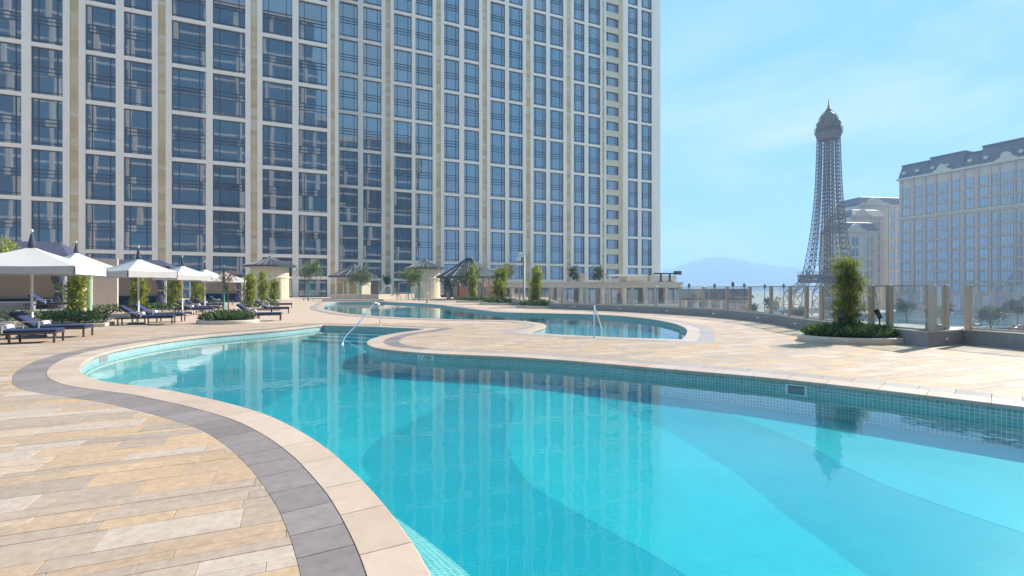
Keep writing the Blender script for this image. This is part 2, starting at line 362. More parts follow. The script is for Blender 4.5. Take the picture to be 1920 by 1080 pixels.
def offs(pl, fn):
    """outward offset (mitred) of a counter-clockwise outline"""
    out = []; n = len(pl)
    for i in range(n):
        p, w, b = pl[i]; a = (p-pl[i-1][0]); c = (pl[(i+1)%n][0]-p)
        if a.length < 1e-6: a = c
        if c.length < 1e-6: c = a
        a.normalize(); c.normalize(); na = Vector((a.y,-a.x)); nc = Vector((c.y,-c.x)); m = na+nc
        m = m.normalized() if m.length > 1e-3 else na
        out.append(p+m*(fn(w,b)/max(.55, m.dot(na))))
    return out
OUT = []
WZ = -.16; FZ = -.54
inner = [[p for p,_,_ in pl] for pl in POOLS]
mid = [offs(pl, lambda w,b: w) for pl in POOLS]; outer = [offs(pl, lambda w,b: w+b) for pl in POOLS]; hole = [offs(pl, lambda w,b: w+b+.003) for pl in POOLS]
def inside(p, poly):
    x, y = p[0], p[1]; r = False; j = len(poly)-1
    for i in range(len(poly)):
        a = poly[i]; b = poly[j]
        if (a[1] > y) != (b[1] > y) and x < (b[0]-a[0])*(y-a[1])/(b[1]-a[1])+a[0]: r = not r
        j = i
    return r

# fence line (foot of its kerb, deck side)
FENCE = [gp(*q) for q in ((855,561),(900,565.2),(940,569.6),(1000,575.2),(1043,579),(1080,580.3),(1118,582),(1160,583.7),(1207,586),(1250,588.4),(1300,591.5),(1350,595.3),(1403,600.8),(1435,605),(1464,609.9),(1511,619.5))]
FENCE += [Vector((10.42,15.9)), Vector((10.30,14.4)), gp(1708,647.5), gp(1741,650.8)]
JOG = [gp(1741,650.8), gp(1808,645.6), gp(1920,656.3), Vector((13.6,9.4)), Vector((14.6,6.2)), Vector((15.4,2.5)), Vector((15.8,-2.5))]
def cdt(polys, keep):
    """triangulate overlapping polygons and keep the triangles whose set of source polygons passes keep()"""
    vs_ = []; fs = []
    for pl in polys:
        if sum(pl[i][0]*pl[(i+1)%len(pl)][1]-pl[(i+1)%len(pl)][0]*pl[i][1] for i in range(len(pl))) < 0: pl = pl[::-1]
        fs.append(list(range(len(vs_), len(vs_)+len(pl)))); vs_ += [Vector((p[0],p[1])) for p in pl]
    V, E_, F, ov, oe, of = delaunay_2d_cdt(vs_, [], fs, 1, 1e-5)
    return V, [f for f, o in zip(F, of) if keep(set(o))]

# ------------------------------------------------------------------ pool deck
deck = empty('pool_deck', label='broad terrace of tan and grey stone paving round the pools', cat='deck', kind='structure')
deck_poly = [Vector((15.8,-8)), Vector((60,-18)), sn(60,-41.5), sn(-140,-41.5), Vector((-150,20)), Vector((-110,60)), sn(-70,89.3), sn(7,89.3), Vector((-3,78))] + FENCE + JOG[1:]
V, F = cdt([deck_poly]+hole, lambda s: s == {0})
m = MB(); m.add([(p.x,p.y,-.012) for p in V], [f if ((V[f[1]]-V[f[0]]).cross(V[f[2]]-V[f[0]])) > 0 else f[::-1] for f in F])
m.obj('paving_bed', deckfar_m, deck)
V, F = cdt([deck_poly, [Vector((-25,-3)),Vector((12,-3)),Vector((12,12)),Vector((10,20.5)),Vector((-24,20.5))]]+hole, lambda s: s == {0,1})
m = MB(); m.add([(p.x,p.y,-.009) for p in V], [f if ((V[f[1]]-V[f[0]]).cross(V[f[2]]-V[f[0]])) > 0 else f[::-1] for f in F]); m.obj('mortar_bed', mortar_m, deck)
m = MB(); e_ = FENCE + JOG[1:]
for a, b in zip(e_, e_[1:]): m.add([(a.x,a.y,-.012),(b.x,b.y,-.012),(b.x,b.y,-16),(a.x,a.y,-16)], [(0,1,2,3)])
m.obj('podium_side', beige_m, deck)
PAL = [((.545,.38,.245),3),((.51,.365,.25),3),((.455,.355,.28),4),((.425,.335,.27),2),((.54,.44,.37),3),((.56,.42,.315),2)]
PALS = [c for c,k in PAL for _ in range(k)]
def stone_col(): c = random.choice(PALS); k = random.uniform(.95,1.05); return tuple((x*.92+y*.08)*k*.95 for x, y in zip(c, (.505,.39,.31)))
def stone_mb(poly_or_tris, col, zt, J=.0):
    m = MB(); TH = .011
    if poly_or_tris[0] == 'quad':
        q = poly_or_tris[1]; c = .0022; cen = sum(q, Vector((0,0)))/4
        b = [p+(cen-p).normalized()*c*1.4 for p in q]
        vs_ = [(p.x,p.y,zt-TH) for p in q]+[(p.x,p.y,zt-c) for p in q]+[(p.x,p.y,zt) for p in b]; fs = [(8,9,10,11)]
        for i in range(4): j = (i+1)%4; fs += [(i,j,4+j,4+i),(4+i,4+j,8+j,8+i)]
        m.add(vs_, fs, col)
    else:
        V, F = poly_or_tris[1]; ed = {}
        F = [list(f) if ((V[f[1]]-V[f[0]]).cross(V[f[2]]-V[f[0]])) > 0 else list(f)[::-1] for f in F]
        for f in F:
            for i in range(len(f)): ed[(f[i],f[(i+1)%len(f)])] = 1
        n = len(V); vs_ = [(p.x,p.y,zt) for p in V]+[(p.x,p.y,zt-TH) for p in V]; fs = [tuple(f) for f in F]
        fs += [(b,a,n+a,n+b) for a,b in ed if (b,a) not in ed]
        m.add(vs_, fs, col)
    return m
rs = random.Random(11)
def bbox(pl): return min(p[0] for p in pl), max(p[0] for p in pl), min(p[1] for p in pl), max(p[1] for p in pl)
HB = [bbox(h) for h in hole]; grid = [{} for _ in hole]
for g_, h in zip(grid, hole):
    for i, p in enumerate(h):
        q = h[(i+1)%len(h)]; k = max(1, int((q-p).length/.1))
        for j in range(k): w = p+(q-p)*(j/k); g_.setdefault((int(w.x//1), int(w.y//1)), []).append(w)
stones = []; n_ = .6; tlast = -1
while n_ < 30:
    rh = rs.choice([.30,.30,.20,.15,.15,.10]); s_ = -24+rs.uniform(0,.6)
    while s_ < 24:
        ln = rs.choice([.40,.50,.60,.60,.75,.90])*(1 if rh > .12 else 1.15); c = sn(s_+ln/2, n_+rh/2)
        ok = 1.2 < c.y < 21 and abs(c.x) < 1.16*c.y+1.5 and (c.x < 10.6 or (c.y < 13 and c.x < 12.2))
        if ok:
            J = .0018; q = [sn(s_+J,n_+J), sn(s_+ln-J,n_+J), sn(s_+ln-J,n_+rh-J), sn(s_+J,n_+rh-J)]
            st = ('quad', q); bb = bbox(q)
            for hi, h in enumerate(hole):
                B = HB[hi]
                if bb[1] < B[0] or bb[0] > B[1] or bb[3] < B[2] or bb[2] > B[3]: continue
                near = any(bb[0]-.05 <= w.x <= bb[1]+.05 and bb[2]-.05 <= w.y <= bb[3]+.05 for gx in range(int(bb[0]//1)-1,int(bb[1]//1)+2) for gy in range(int(bb[2]//1)-1,int(bb[3]//1)+2) for w in grid[hi].get((gx,gy),()))
                if not near:
                    if inside(c, h): st = None; break
                else:
                    V, F = cdt([q, h], lambda s: s == {0})
                    if not F: st = None; break
                    a_ = sum(abs((V[f[1]]-V[f[0]]).cross(V[f[2]]-V[f[0]])) for f in F)/2
                    if a_ < 1e-4: st = None; break
                    used = sorted({k for f in F for k in f}); mp_ = {k: i for i, k in enumerate(used)}
                    st = ('tri', ([V[k] for k in used], [[mp_[k] for k in f] for f in F])); break
            if st:
                d2 = c.y*c.y; u = 960+FOC*c.x/c.y; v = 540+FOC*EYE/c.y; vis = -20 < u < 1940 and v < 1090
                stones.append(((ln*rh/(d2*c.y) if vis else 0), st, stone_col()))
        s_ += ln
    n_ += rh
stones.sort(key=lambda x: -x[0])
rest = MB()
for i, (a, st, c) in enumerate(stones):
    zt = rs.uniform(-.0012,.0008)
    mb = stone_mb(st, c, zt)
    if i < 300: mb.obj('paving_stone', stone_m, deck)
    else: rest.add(mb.v, mb.f, c)
rest.obj('paving_stones', stone_m, deck, kind='stuff')

# ------------------------------------------------------------------ coping and grey border, cut into pieces along the edge
def arc(pl): 
    L = [0]
    for i in range(len(pl)): L.append(L[-1]+(pl[(i+1)%len(pl)]-pl[i]).length)
    return L
def ring_pieces(pi, a, b, length, z0, z1, over, name, mat, parent, palette, near_only, lip=0.0):
    n = len(a); L = arc(a); pieces = []; cur = [0]; start = 0.0; rr = random.Random(pi*7+len(name))
    target = length*rr.uniform(.95,1.05)
    for i in range(1, n+1):
        cur.append(i%n)
        if L[i]-start >= target or i == n:
            pieces.append(cur); cur = [i%n]; start = L[i]; target = length*rr.uniform(.95,1.05)
    out = []
    for idx in pieces:
        if len(idx) < 2: continue
        A = [a[k] for k in idx]; B = [b[k] for k in idx]; gap = .003
        # open the joint at both ends
        for P in (A, B):
            d = (P[1]-P[0]); P[0] = P[0]+d.normalized()*min(gap, d.length*.4); d = (P[-2]-P[-1]); P[-1] = P[-1]+d.normalized()*min(gap, d.length*.4)
        k = len(A); pm = A[k//2]; c = rr.choice(SHEENPAL if name == 'border_stone' and (pi == 1 or pm.x > -2.2 and pm.y > 7) else palette); f = rr.uniform(.95,1.05); c = tuple(x*f for x in c); vs_ = []; fs = []
        ch = .004 if not lip else lip
        for j in range(k):
            dv = (B[j]-A[j]).normalized()
            vs_ += [(A[j].x-dv.x*over,A[j].y-dv.y*over,z0),(A[j].x-dv.x*over,A[j].y-dv.y*over,z1-ch),(A[j].x-dv.x*(over-ch),A[j].y-dv.y*(over-ch),z1),(B[j].x,B[j].y,z1),(B[j].x,B[j].y,z0)]
        for j in range(k-1):
            o = j*5; q = o+5; fs += [(o,q,q+1,o+1),(o+1,q+1,q+2,o+2),(o+2,q+2,q+3,o+3),(o+3,q+3,q+4,o+4),(o+4,q+4,q,o)]
        fs += [(0,1,2,3,4), tuple(range(k*5-1,k*5-6,-1))]
        mid_ = A[k//2]; m = MB(); m.add(vs_, fs, c); out.append((mid_.y if mid_.y > 1 and abs(mid_.x) < mid_.y*1.1+.5 else 99+mid_.length, m, c))
    out.sort(key=lambda x: x[0]); rest = MB()
    for i, (d, m, c) in enumerate(out):
        if i < near_only: m.obj(name, mat, parent)
        else: rest.add(m.v, m.f, c)
    if rest.v: rest.obj(name+'s', mat, parent, kind='stuff')
CPAL = [(.56,.43,.345),(.58,.45,.36),(.55,.42,.33),(.59,.465,.38)]; BPAL = [(.27,.232,.226),(.295,.255,.248),(.25,.215,.21),(.31,.268,.26)]; SHEENPAL = [(.43,.36,.325),(.45,.38,.345),(.41,.345,.315)]  # last palette: grazing sky sheen on the farther border stones, put into their colour
WORD = ['wavy pool in the foreground','narrower pool behind the paved island']
for pi in (0, 1):
    cop = empty('pool_coping', label='pale cream coping stones edging the '+WORD[pi], cat='coping', kind='structure')
    ring_pieces(pi, inner[pi], mid[pi], (.52,.9)[pi], -.05, .004, .025, 'coping_stone', coping_m, cop, CPAL, (150,130)[pi], .012)
    bor = empty('pool_border', label='grey stone band outside the coping of the '+WORD[pi], cat='paving border', kind='structure')
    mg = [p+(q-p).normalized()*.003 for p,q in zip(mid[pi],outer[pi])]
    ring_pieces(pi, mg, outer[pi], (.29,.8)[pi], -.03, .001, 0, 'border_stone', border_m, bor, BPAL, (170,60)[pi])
    # basin: wall with the mosaic, floor
    bas = empty('pool_basin', label='turquoise mosaic basin of the '+WORD[pi], cat='pool', kind='structure')
    pl = inner[pi]; L = arc(pl); m = MB(); n = len(pl)
    for i in range(n):
        a = pl[i]; b = pl[(i+1)%n]
        m.add([(a.x,a.y,-.048),(b.x,b.y,-.048),(b.x,b.y,FZ),(a.x,a.y,FZ)], [(0,1,2,3)], None, True, [((L[i],-.048),(L[i+1],-.048),(L[i+1],FZ),(L[i],FZ))])
    m.obj('basin_wall', wall_m, bas)
    m = MB(); tr = tessellate_polygon([[Vector((p.x,p.y,0)) for p in pl]]); m.add([(p.x,p.y,FZ) for p in pl], [t if (pl[t[1]]-pl[t[0]]).cross(pl[t[2]]-pl[t[0]]) > 0 else t[::-1] for t in tr])
    m.obj('basin_floor', floor_m, bas)
    if pi == 0:
        basin = bas
        def fp(l): return [gp(u,v,FZ) for u,v in l]
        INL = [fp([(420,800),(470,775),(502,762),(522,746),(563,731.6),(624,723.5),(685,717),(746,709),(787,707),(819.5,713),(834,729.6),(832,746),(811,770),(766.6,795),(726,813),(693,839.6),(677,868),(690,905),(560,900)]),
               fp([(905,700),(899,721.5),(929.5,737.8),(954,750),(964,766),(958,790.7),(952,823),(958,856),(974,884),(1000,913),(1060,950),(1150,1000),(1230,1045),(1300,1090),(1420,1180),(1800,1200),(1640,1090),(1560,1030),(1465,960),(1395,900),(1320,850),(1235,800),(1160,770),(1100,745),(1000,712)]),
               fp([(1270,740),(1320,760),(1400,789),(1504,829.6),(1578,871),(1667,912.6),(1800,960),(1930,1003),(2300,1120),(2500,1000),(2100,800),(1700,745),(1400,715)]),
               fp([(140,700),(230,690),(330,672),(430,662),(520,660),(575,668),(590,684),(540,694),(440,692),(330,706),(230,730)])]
        for k, q in enumerate(INL):
            qs = spline([(p,False,0,0) for p in q], .12); q = [p for p,_,_ in qs]
            V, F = cdt([q, pl], lambda s: s == {0,1})
            if F:
                m = MB(); m.add([(p.x,p.y,FZ+.0015) for p in V], [f if (V[f[1]]-V[f[0]]).cross(V[f[2]]-V[f[0]]) > 0 else f[::-1] for f in F]); m.obj('floor_inlay', inlay_m, bas)
        # shallow tiled ledge just under water along the near-left edge
        near_ = [k for k in range(len(pl)) if .3 < pl[k].y < 4.6 and pl[k].x < 1.0]; near_.sort(key=lambda k: pl[k].y); vs_ = []; fs = []
        for j, k in enumerate(near_):
            p = pl[k]; t = (pl[(k+1)%len(pl)]-pl[k-1]).normalized(); nn = Vector((-t.y,t.x)); w = .012+.40*max(0,min(1,(4.6-p.y)/2.1)); q = p+nn*w; vs_ += [(p.x-nn.x*.02,p.y-nn.y*.02,-.19),(q.x,q.y,-.24),(q.x+nn.x*.03,q.y+nn.y*.03,FZ)]
        for j in range(len(near_)-1): fs += [(3*j,3*j+3,3*j+4,3*j+1),(3*j+1,3*j+4,3*j+5,3*j+2)]
        Ls = [0]
        for k0,k1 in zip(near_,near_[1:]): Ls.append(Ls[-1]+(pl[k1]-pl[k0]).length)
        uv_ = []
        for j in range(len(near_)-1): uv_ += [((Ls[j],0),(Ls[j+1],0),(Ls[j+1],.25),(Ls[j],.25)),((Ls[j],.25),(Ls[j+1],.25),(Ls[j+1],.6),(Ls[j],.6))]
        m = MB(); m.add(vs_, fs, None, True, uv_); m.obj('wall_ledge', ledge_m, bas)
        # entry steps along the straight far edge
        a = gp(604.8,609.8); b = gp(799,616.7); dr = (b-a).normalized(); nr = Vector((dr.y,-dr.x))
        for k in range(3):
            w = .38*(k+1); z = -.27-.09*k
            q = [a+dr*.02, b-dr*.02, b-dr*.02+nr*w, a+dr*.02+nr*w]
            V, F = cdt([q, pl], lambda s: s == {0,1}); used = sorted({i for f in F for i in f}); mp_ = {i:j for j,i in enumerate(used)}
            VV = [V[i] for i in used]; FF = [[mp_[i] for i in f] for f in F]
            mb = stone_mb(('tri',(VV,FF)), None, z); 
            for p in mb.v:
                if p.z < z-.005: p.z = FZ
            mb.obj('entry_step', step_m, bas)
    # water
    m = MB(); m.add([(p.x,p.y,WZ) for p in pl], [t if (pl[t[1]]-pl[t[0]]).cross(pl[t[2]]-pl[t[0]]) > 0 else t[::-1] for t in tr])
    m.obj('pool_water', water_m, label='calm clear water of the '+WORD[pi], cat='water', kind='structure')
# fittings of the near pool's wall: depth marker, skimmers, grille
def wall_frame(u, v):
    """frame on the pool wall of the near pool nearest to the seen coping point: centre, tangent, inward normal"""
    g = gp(u, v); i = min(range(len(inner[0])), key=lambda k: (inner[0][k]-g).length); a = inner[0][i-2]; b = inner[0][(i+2)%len(inner[0])]
    t = (b-a).normalized(); nn = Vector((-t.y,t.x)); p = inner[0][i]; return Matrix(((t.x,nn.x,0,p.x),(t.y,nn.y,0,p.y),(0,0,1,0),(0,0,0,1)))
M = wall_frame(795,662)
m = MB(); m.m = M; m.box((-.23,.002,-.16),(.23,.008,-.055)); mk = m.obj('depth_marker', plastic_m, basin, label='white depth marker tile on the near pool wall')
SEG = {'1':'bc','2':'abged','0':'abcdef','.':'.','4':'fgbc','M':'M','/':'/'}
def glyphs(m, txt, x, z, h, w, th, y0, y1, flip=1):
    for ch in txt:
        g = SEG.get(ch,''); 
        def bar(x0,z0,x1,z1): m.beam((flip*(x+x0*w),(y0+y1)/2,z+z0*h),(flip*(x+x1*w),(y0+y1)/2,z+z1*h),th,y1-y0)
        for s_, c in (('a',(0,1,1,1)),('b',(1,1,1,.5)),('c',(1,.5,1,0)),('d',(0,0,1,0)),('e',(0,0,0,.5)),('f',(0,.5,0,1)),('g',(0,.5,1,.5))):
            if s_ in g: bar(*c)
        if g == '.': bar(.35,0,.6,0)
        if g == 'M': bar(0,0,0,1); bar(1,0,1,1); bar(0,1,.5,.4); bar(.5,.4,1,1)
        x += w*1.5
m = MB(); m.m = M; sg = 1
glyphs(m, '1.20M', -.19, -.14, .065, .045, .012, .0085, .0105, -1); m.obj('digits', black_m, mk)
M = wall_frame(1487,713.5); m = MB(); m.m = M
for bx in (((-.155,0.002,-.24),(-.12,.012,-.07)),((.12,.002,-.24),(.155,.012,-.07)),((-.12,.002,-.09),(.12,.012,-.07)),((-.12,.002,-.24),(.12,.012,-.225))): m.box(*bx)
sk = m.obj('skimmer', plastic_m, basin); m = MB(); m.m = M; m.box((-.12,.0015,-.225),(.12,.003,-.09)); m.obj('skimmer_mouth', dark_m, sk)
m = MB(); m.m = M; m.box((-.12,.004,-.225),(.12,.007,-.11)); m.obj('skimmer_flap', greykerb_m, sk)
M = wall_frame(156,690); m = MB(); m.m = M
for bx in (((-.17,0.002,-.25),(-.12,.012,-.06)),((.12,.002,-.25),(.17,.012,-.06)),((-.12,.002,-.085),(.12,.012,-.06)),((-.12,.002,-.25),(.12,.012,-.225))): m.box(*bx)
sk = m.obj('skimmer', plastic_m, basin); m = MB(); m.m = M; m.box((-.12,.0015,-.225),(.12,.004,-.085)); m.obj('skimmer_mouth', black_m, sk)
M = wall_frame(194,662); m = MB(); m.m = M; m.box((-.24,.003,-.19),(.24,.012,-.06)); m.obj('inlet_grille', greykerb_m, basin)
# ------------------------------------------------------------------ hotel tower behind the deck
GT = .36                                         # recess of the glass behind the face
tower = empty('hotel_tower', label='huge hotel tower with white stone grid, tan pilasters and blue glass behind the deck', cat='building')
UNIT = 7.2; Z0 = 6.82; ROWS = 10; ZTOP = Z0+UNIT*ROWS; BAR = .56
mesh_cache = {}
def pane_mesh(w, h, mat=None, name='glass_pane'):
    k = (name, round(w,2), round(h,2))
    if k not in mesh_cache:
        m = MB(); m.box((-w/2,0,0),(w/2,.02,h)); mesh_cache[k] = m.mesh(name, mat or tglass_m)
    return mesh_cache[k]
def frame_mesh(w, h, tall):
    k = ('f', round(w,2), round(h,2), tall)
    if k not in mesh_cache:
        m = MB(); t = .10; d = .10
        xs = [0, w*.2, w*.8, w] if w > 2.0 else [0, w*.28, w]
        for x in xs: x0 = min(max(x-t/2,0),w-t); m.box((x0,-d,0),(x0+t,0.02,h))
        zs = [0, h*.065, h*.42, h*.50, h*.58, h] if tall else [0, h]
        for z in zs: z0 = min(max(z-t/2,0),h-t); m.box((.002,-d+.003,z0),(w-.002,.018,z0+t*.9))
        mesh_cache[k] = m.mesh('window', mull_m)
    return mesh_cache[k]
def bar_mesh(w, hgt=BAR, mat=None):
    k = ('b', round(w,2), hgt, mat)
    if k not in mesh_cache:
        m = MB(); m.box((0,-GT-.02,0),(w,.02,hgt)); mesh_cache[k] = m.mesh('spandrel_bar', mat or white_m)
    return mesh_cache[k]
def put(me, name, s, n, z, par): 
    p = sn(s, n); return inst(me, name, par, (p.x,p.y,z), ROT)
wr = random.Random(17)
def window(s, n, w, z, h, tall):
    """dark frame with mullions; one pane per storey, each hung a hair out of true as real panes are"""
    o = put(frame_mesh(w,h,tall), 'window', s, n+GT, z, tower)
    for z0,z1 in (((0,.42),(.58,1)) if tall else ((0,1),)):
        p = inst(pane_mesh(w-.01,h*(z1-z0)-.01), 'glass_pane', o, (w/2,.004,h*z0+.005)); p.rotation_euler = (R(wr.gauss(0,.22)),0,R(wr.gauss(0,.22)))
    if tall: inst(pane_mesh(w-.01,h*.16-.01,tglass_m,'spandrel_panel'), 'spandrel_panel', o, (w/2,.006,h*.42+.005))
BLK = []; brnd = random.Random(5)
BPALT = [(.66,.47,.24),(.69,.52,.30),(.72,.60,.43),(.60,.43,.23),(.70,.55,.34)]
def wing(n, cols, u_end_l, u_end_r, blocks_individual, lower=True):
    S = [(on_plane(a,n), on_plane(b,n)) for a,b in cols]
    for (a,b) in S:
        w = b-a
        for k in range(ROWS): window(a, n, w, Z0+UNIT*k+BAR/2, UNIT-BAR, True)
        window(a, n, w, 3.22+.25, Z0-BAR/2-3.47, False); window(a, n, w, .05, 2.9, False)
    for i in range(0, len(S), 2):
        (a,b),(c,d) = S[i], S[i+1]
        for k in range(ROWS+1):
            for x0,x1 in ((a,b),(c,d)): put(bar_mesh(x1-x0), 'spandrel_bar', x0, n+GT, Z0+UNIT*k-BAR/2, tower)
        for x0,x1 in ((a,b),(c,d)): put(bar_mesh(x1-x0,.52), 'spandrel_bar', x0, n+GT, 2.95, tower)
        m = MB(); m.box((0,-.03,0),(c-b,GT+.02,ZTOP)); p = sn(b,n); m.obj('mullion_pier', white_m, tower, (p.x,p.y,0), ROT)
    # pilasters: white jambs either side of a slightly recessed strip of tan blocks
    gaps = [(u_end_l, S[0][0])]+[(S[i][1],S[i+1][0]) for i in range(1,len(S)-1,2)]+[(S[-1][1], u_end_r)]
    for x0,x1 in gaps:
        w = x1-x0
        if w < .3: continue
        for f0,f1 in ((0,.31),(.70,1)):
            m = MB(); m.box((0,-.1,0),(w*(f1-f0),GT+.02,ZTOP)); p = sn(x0+w*f0,n); m.obj('pilaster_jamb', white_m, tower, (p.x,p.y,0), ROT)
        z = 0; k = 0
        while z < ZTOP:
            h = brnd.choice((.62,.9,1.2,.62)); BLK.append((x0+w*.31+.004, n, w*.39-.008, z+.006, min(h,ZTOP-z)-.012)); z += h
L_COLS = [(-102,-44),(-30,40),(58,118),(160,217),(232,285),(322,386),(399,460),(492,548),(560,613.5)]
L_COLS = [(-190,-125),(-105,-44)] + [(-22,40),(58,118),(160,217),(232,285),(322,386),(399,460),(492,548),(560,613.5)]
NL, NR = 89.5, 100.2
wing(NL, L_COLS, on_plane(-222,NL), on_plane(634,NL), True)
R_COLS = [(636.5,671),(681,715),(738.5,772),(779,811),(832.5,861),(870,898),(919,947),(954,980),(1000,1024),(1031,1056),(1075.5,1096),(1103,1125.5)]
s_r0 = on_plane(634,NL)
wing(NR, R_COLS, on_plane(627,NR), on_plane(1136,NR), False)
# the narrow bay of single windows, and the last bay with the corner
a, b = on_plane(1136,NR), on_plane(1159.5,NR); sc_, ec_ = on_plane(1159.5,NR), on_plane(1177,NR)
for k in range(ROWS*2+1):
    z = 3.9+3.6*k
    window(a, NR, b-a, z, 2.15, False)
    p = sn(a,NR); m = None
    put(bar_mesh(b-a, 1.45, cream_m), 'spandrel_bar', a, NR+GT, z+2.15, tower)
put(bar_mesh(b-a, 3.85, cream_m), 'spandrel_bar', a, NR+GT, .05, tower)
p = sn(sc_,NR); m = MB(); m.box((0,-.1,0),((ec_-sc_)*.45,GT+.02,ZTOP)); m.obj('pilaster_jamb', tan_m, tower, (p.x,p.y,0), ROT)
p = sn(sc_+(ec_-sc_)*.45,NR); m = MB(); m.box((0,-.16,0),((ec_-sc_)*.55,GT+.02,ZTOP)); m.obj('pilaster_jamb', white_m, tower, (p.x,p.y,0), ROT)
S = [(on_plane(q,NR), on_plane(r_,NR)) for q,r_ in ((1177,1196),(1202.5,1222))]
for (x0,x1) in S:
    for k in range(ROWS): window(x0, NR, x1-x0, Z0+UNIT*k+BAR/2, UNIT-BAR, True)
    window(x0, NR, x1-x0, 3.47, Z0-BAR/2-3.47, False)
    for k in range(ROWS+1): put(bar_mesh(x1-x0), 'spandrel_bar', x0, NR+GT, Z0+UNIT*k-BAR/2, tower)
    put(bar_mesh(x1-x0,3.4), 'spandrel_bar', x0, NR+GT, .05, tower)
p = sn(S[0][1],NR); m = MB(); m.box((0,-.03,0),(S[1][0]-S[0][1],GT+.02,ZTOP)); m.obj('mullion_pier', white_m, tower, (p.x,p.y,0), ROT)
x1 = on_plane(1237,NR); p = sn(S[1][1],NR); m = MB(); m.box((0,-.1,0),(x1-S[1][1],GT+.02,ZTOP)); m.obj('corner_pier', white_m, tower, (p.x,p.y,0), ROT)
# solid core behind the glass
p = sn(on_plane(-222,NL),NL+GT+.04); m = MB(); m.box((0,0,-16),(s_r0-on_plane(-222,NL),26,ZTOP)); m.obj('core', core_m, tower, (p.x,p.y,0), ROT)
p = sn(s_r0,NR+GT+.04); m = MB(); m.box((.01,0,-16),(x1-s_r0,16,ZTOP)); m.obj('core', core_m, tower, (p.x,p.y,0), ROT)
p = sn(s_r0,NL+GT); m = MB(); m.box((-.3,-GT,0),(0,NR-NL+.3,ZTOP)); m.obj('return_wall', white_m, tower, (p.x,p.y,0), ROT)
p = sn(x1,NR+.05); m = MB(); m.box((0,0,-16),(.3,16,ZTOP)); m.obj('end_wall', white_m, tower, (p.x,p.y,0), ROT)
def blk_vis(b):
    q = sn(b[0],b[1]); v = 540-FOC*(b[3]-EYE)/q.y; u = 960+FOC*q.x/q.y
    return (b[2]*b[4]/q.y**2) if -10 < v < 560 and -20 < u < 1300 else 0
BLK.sort(key=lambda b: -blk_vis(b)); rest = MB(); NE = 0
for i, (s_, n_, w, z, h) in enumerate(BLK):
    c = brnd.choice(BPALT); p = sn(s_,n_)
    if i < 300:
        m = MB(); m.cbox((w/2,GT/2+.015,h/2),(w,GT-.03,h),.012,c); m.obj('stone_block', block_m, tower, (p.x,p.y,z), ROT)
    else:
        rest.m = Matrix.Translation((p.x,p.y,z)) @ Matrix.Rotation(ROT,4,'Z'); rest.box((0,.03,0),(w,GT,h),c)
rest.m = None; rest.obj('stone_blocks', block_m, tower, kind='stuff')

# the sister tower across the terrace, behind the viewer: the glass mirrors it
sis = empty('sister_tower', label='pale stone tower with dark window bands facing the hotel across the terrace', cat='building')
for s0, s1, HS in ((-150,6,112),(6.02,55,72)):
    p = sn(s0,-42); W_ = s1-s0
    m = MB(); m.box((0,-24,-16),(W_,0,HS)); m.obj('core', core_m, sis, (p.x,p.y,0), ROT)
    x = 0
    while x < W_-1.5: m = MB(); m.box((x,0,-16),(x+1.5,.55,HS)); m.obj('pier', white_m, sis, (p.x,p.y,0), ROT); x += 11.6
    z = 3
    while z < HS-1: m = MB(); m.box((0,0,z),(W_,.3,z+.8)); m.obj('band', white_m, sis, (p.x,p.y,0), ROT); z += 7.2
    m = MB(); m.box((0,0,-16),(W_,.12,HS)); m.obj('glazing', tglass_m, sis, (p.x,p.y,0), ROT)
    m = MB(); m.box((0,-25,HS),(W_,1.2,HS+2)); m.obj('cornice', white_m, sis, (p.x,p.y,0), ROT)

# ------------------------------------------------------------------ far land: ground, hills, half-scale lattice tower, stepped hotel
GZ = -9.0
def ground_mat():
    m = NT('city_ground'); co = m.coord('Object'); g = m.noise(co,.02,6,.6); h = m.noise(co,.15,4)
    m.base(m.mix(m.ramp(h,[(.42,(0,0,0)),(.6,(1,1,1))]), m.ramp(g,[(.35,(.30,.28,.25)),(.5,(.22,.24,.17)),(.65,(.36,.33,.30))]), (.42,.40,.37))); m.set(Roughness=.9); return m.mat
m = MB(); m.add([(-6000,-6000,GZ),(6000,-6000,GZ),(6000,6000,GZ),(-6000,6000,GZ)], [(0,1,2,3)]); m.obj('ground', ground_mat(), label='hazy flat city ground far below the terrace', cat='ground', kind='structure')
rd = empty('street', label='grey street with pale lane marks running below the long hotel', cat='street', kind='structure')
ra = at(1560,112); m = MB(); m.box((-90,-5,0),(160,5,.02)); m.obj('asphalt', flat('asphalt',(.055,.055,.058),.85,var=.2,scale=.6), rd, (ra.x,ra.y,GZ+.005), R(12))
m = MB()
for i in range(50): m.box((-88+i*5,-.08,.024),(-85.5+i*5,.08,.026))
m.obj('lane_mark', plastic_m, rd, (ra.x,ra.y,GZ+.005), R(12))
m = MB(); m.box((-90,5.02,0),(160,9,.13)); m.box((-90,-9,0),(160,-5.02,.13)); m.obj('pavement', kerbcream_m, rd, (ra.x,ra.y,GZ), R(12))
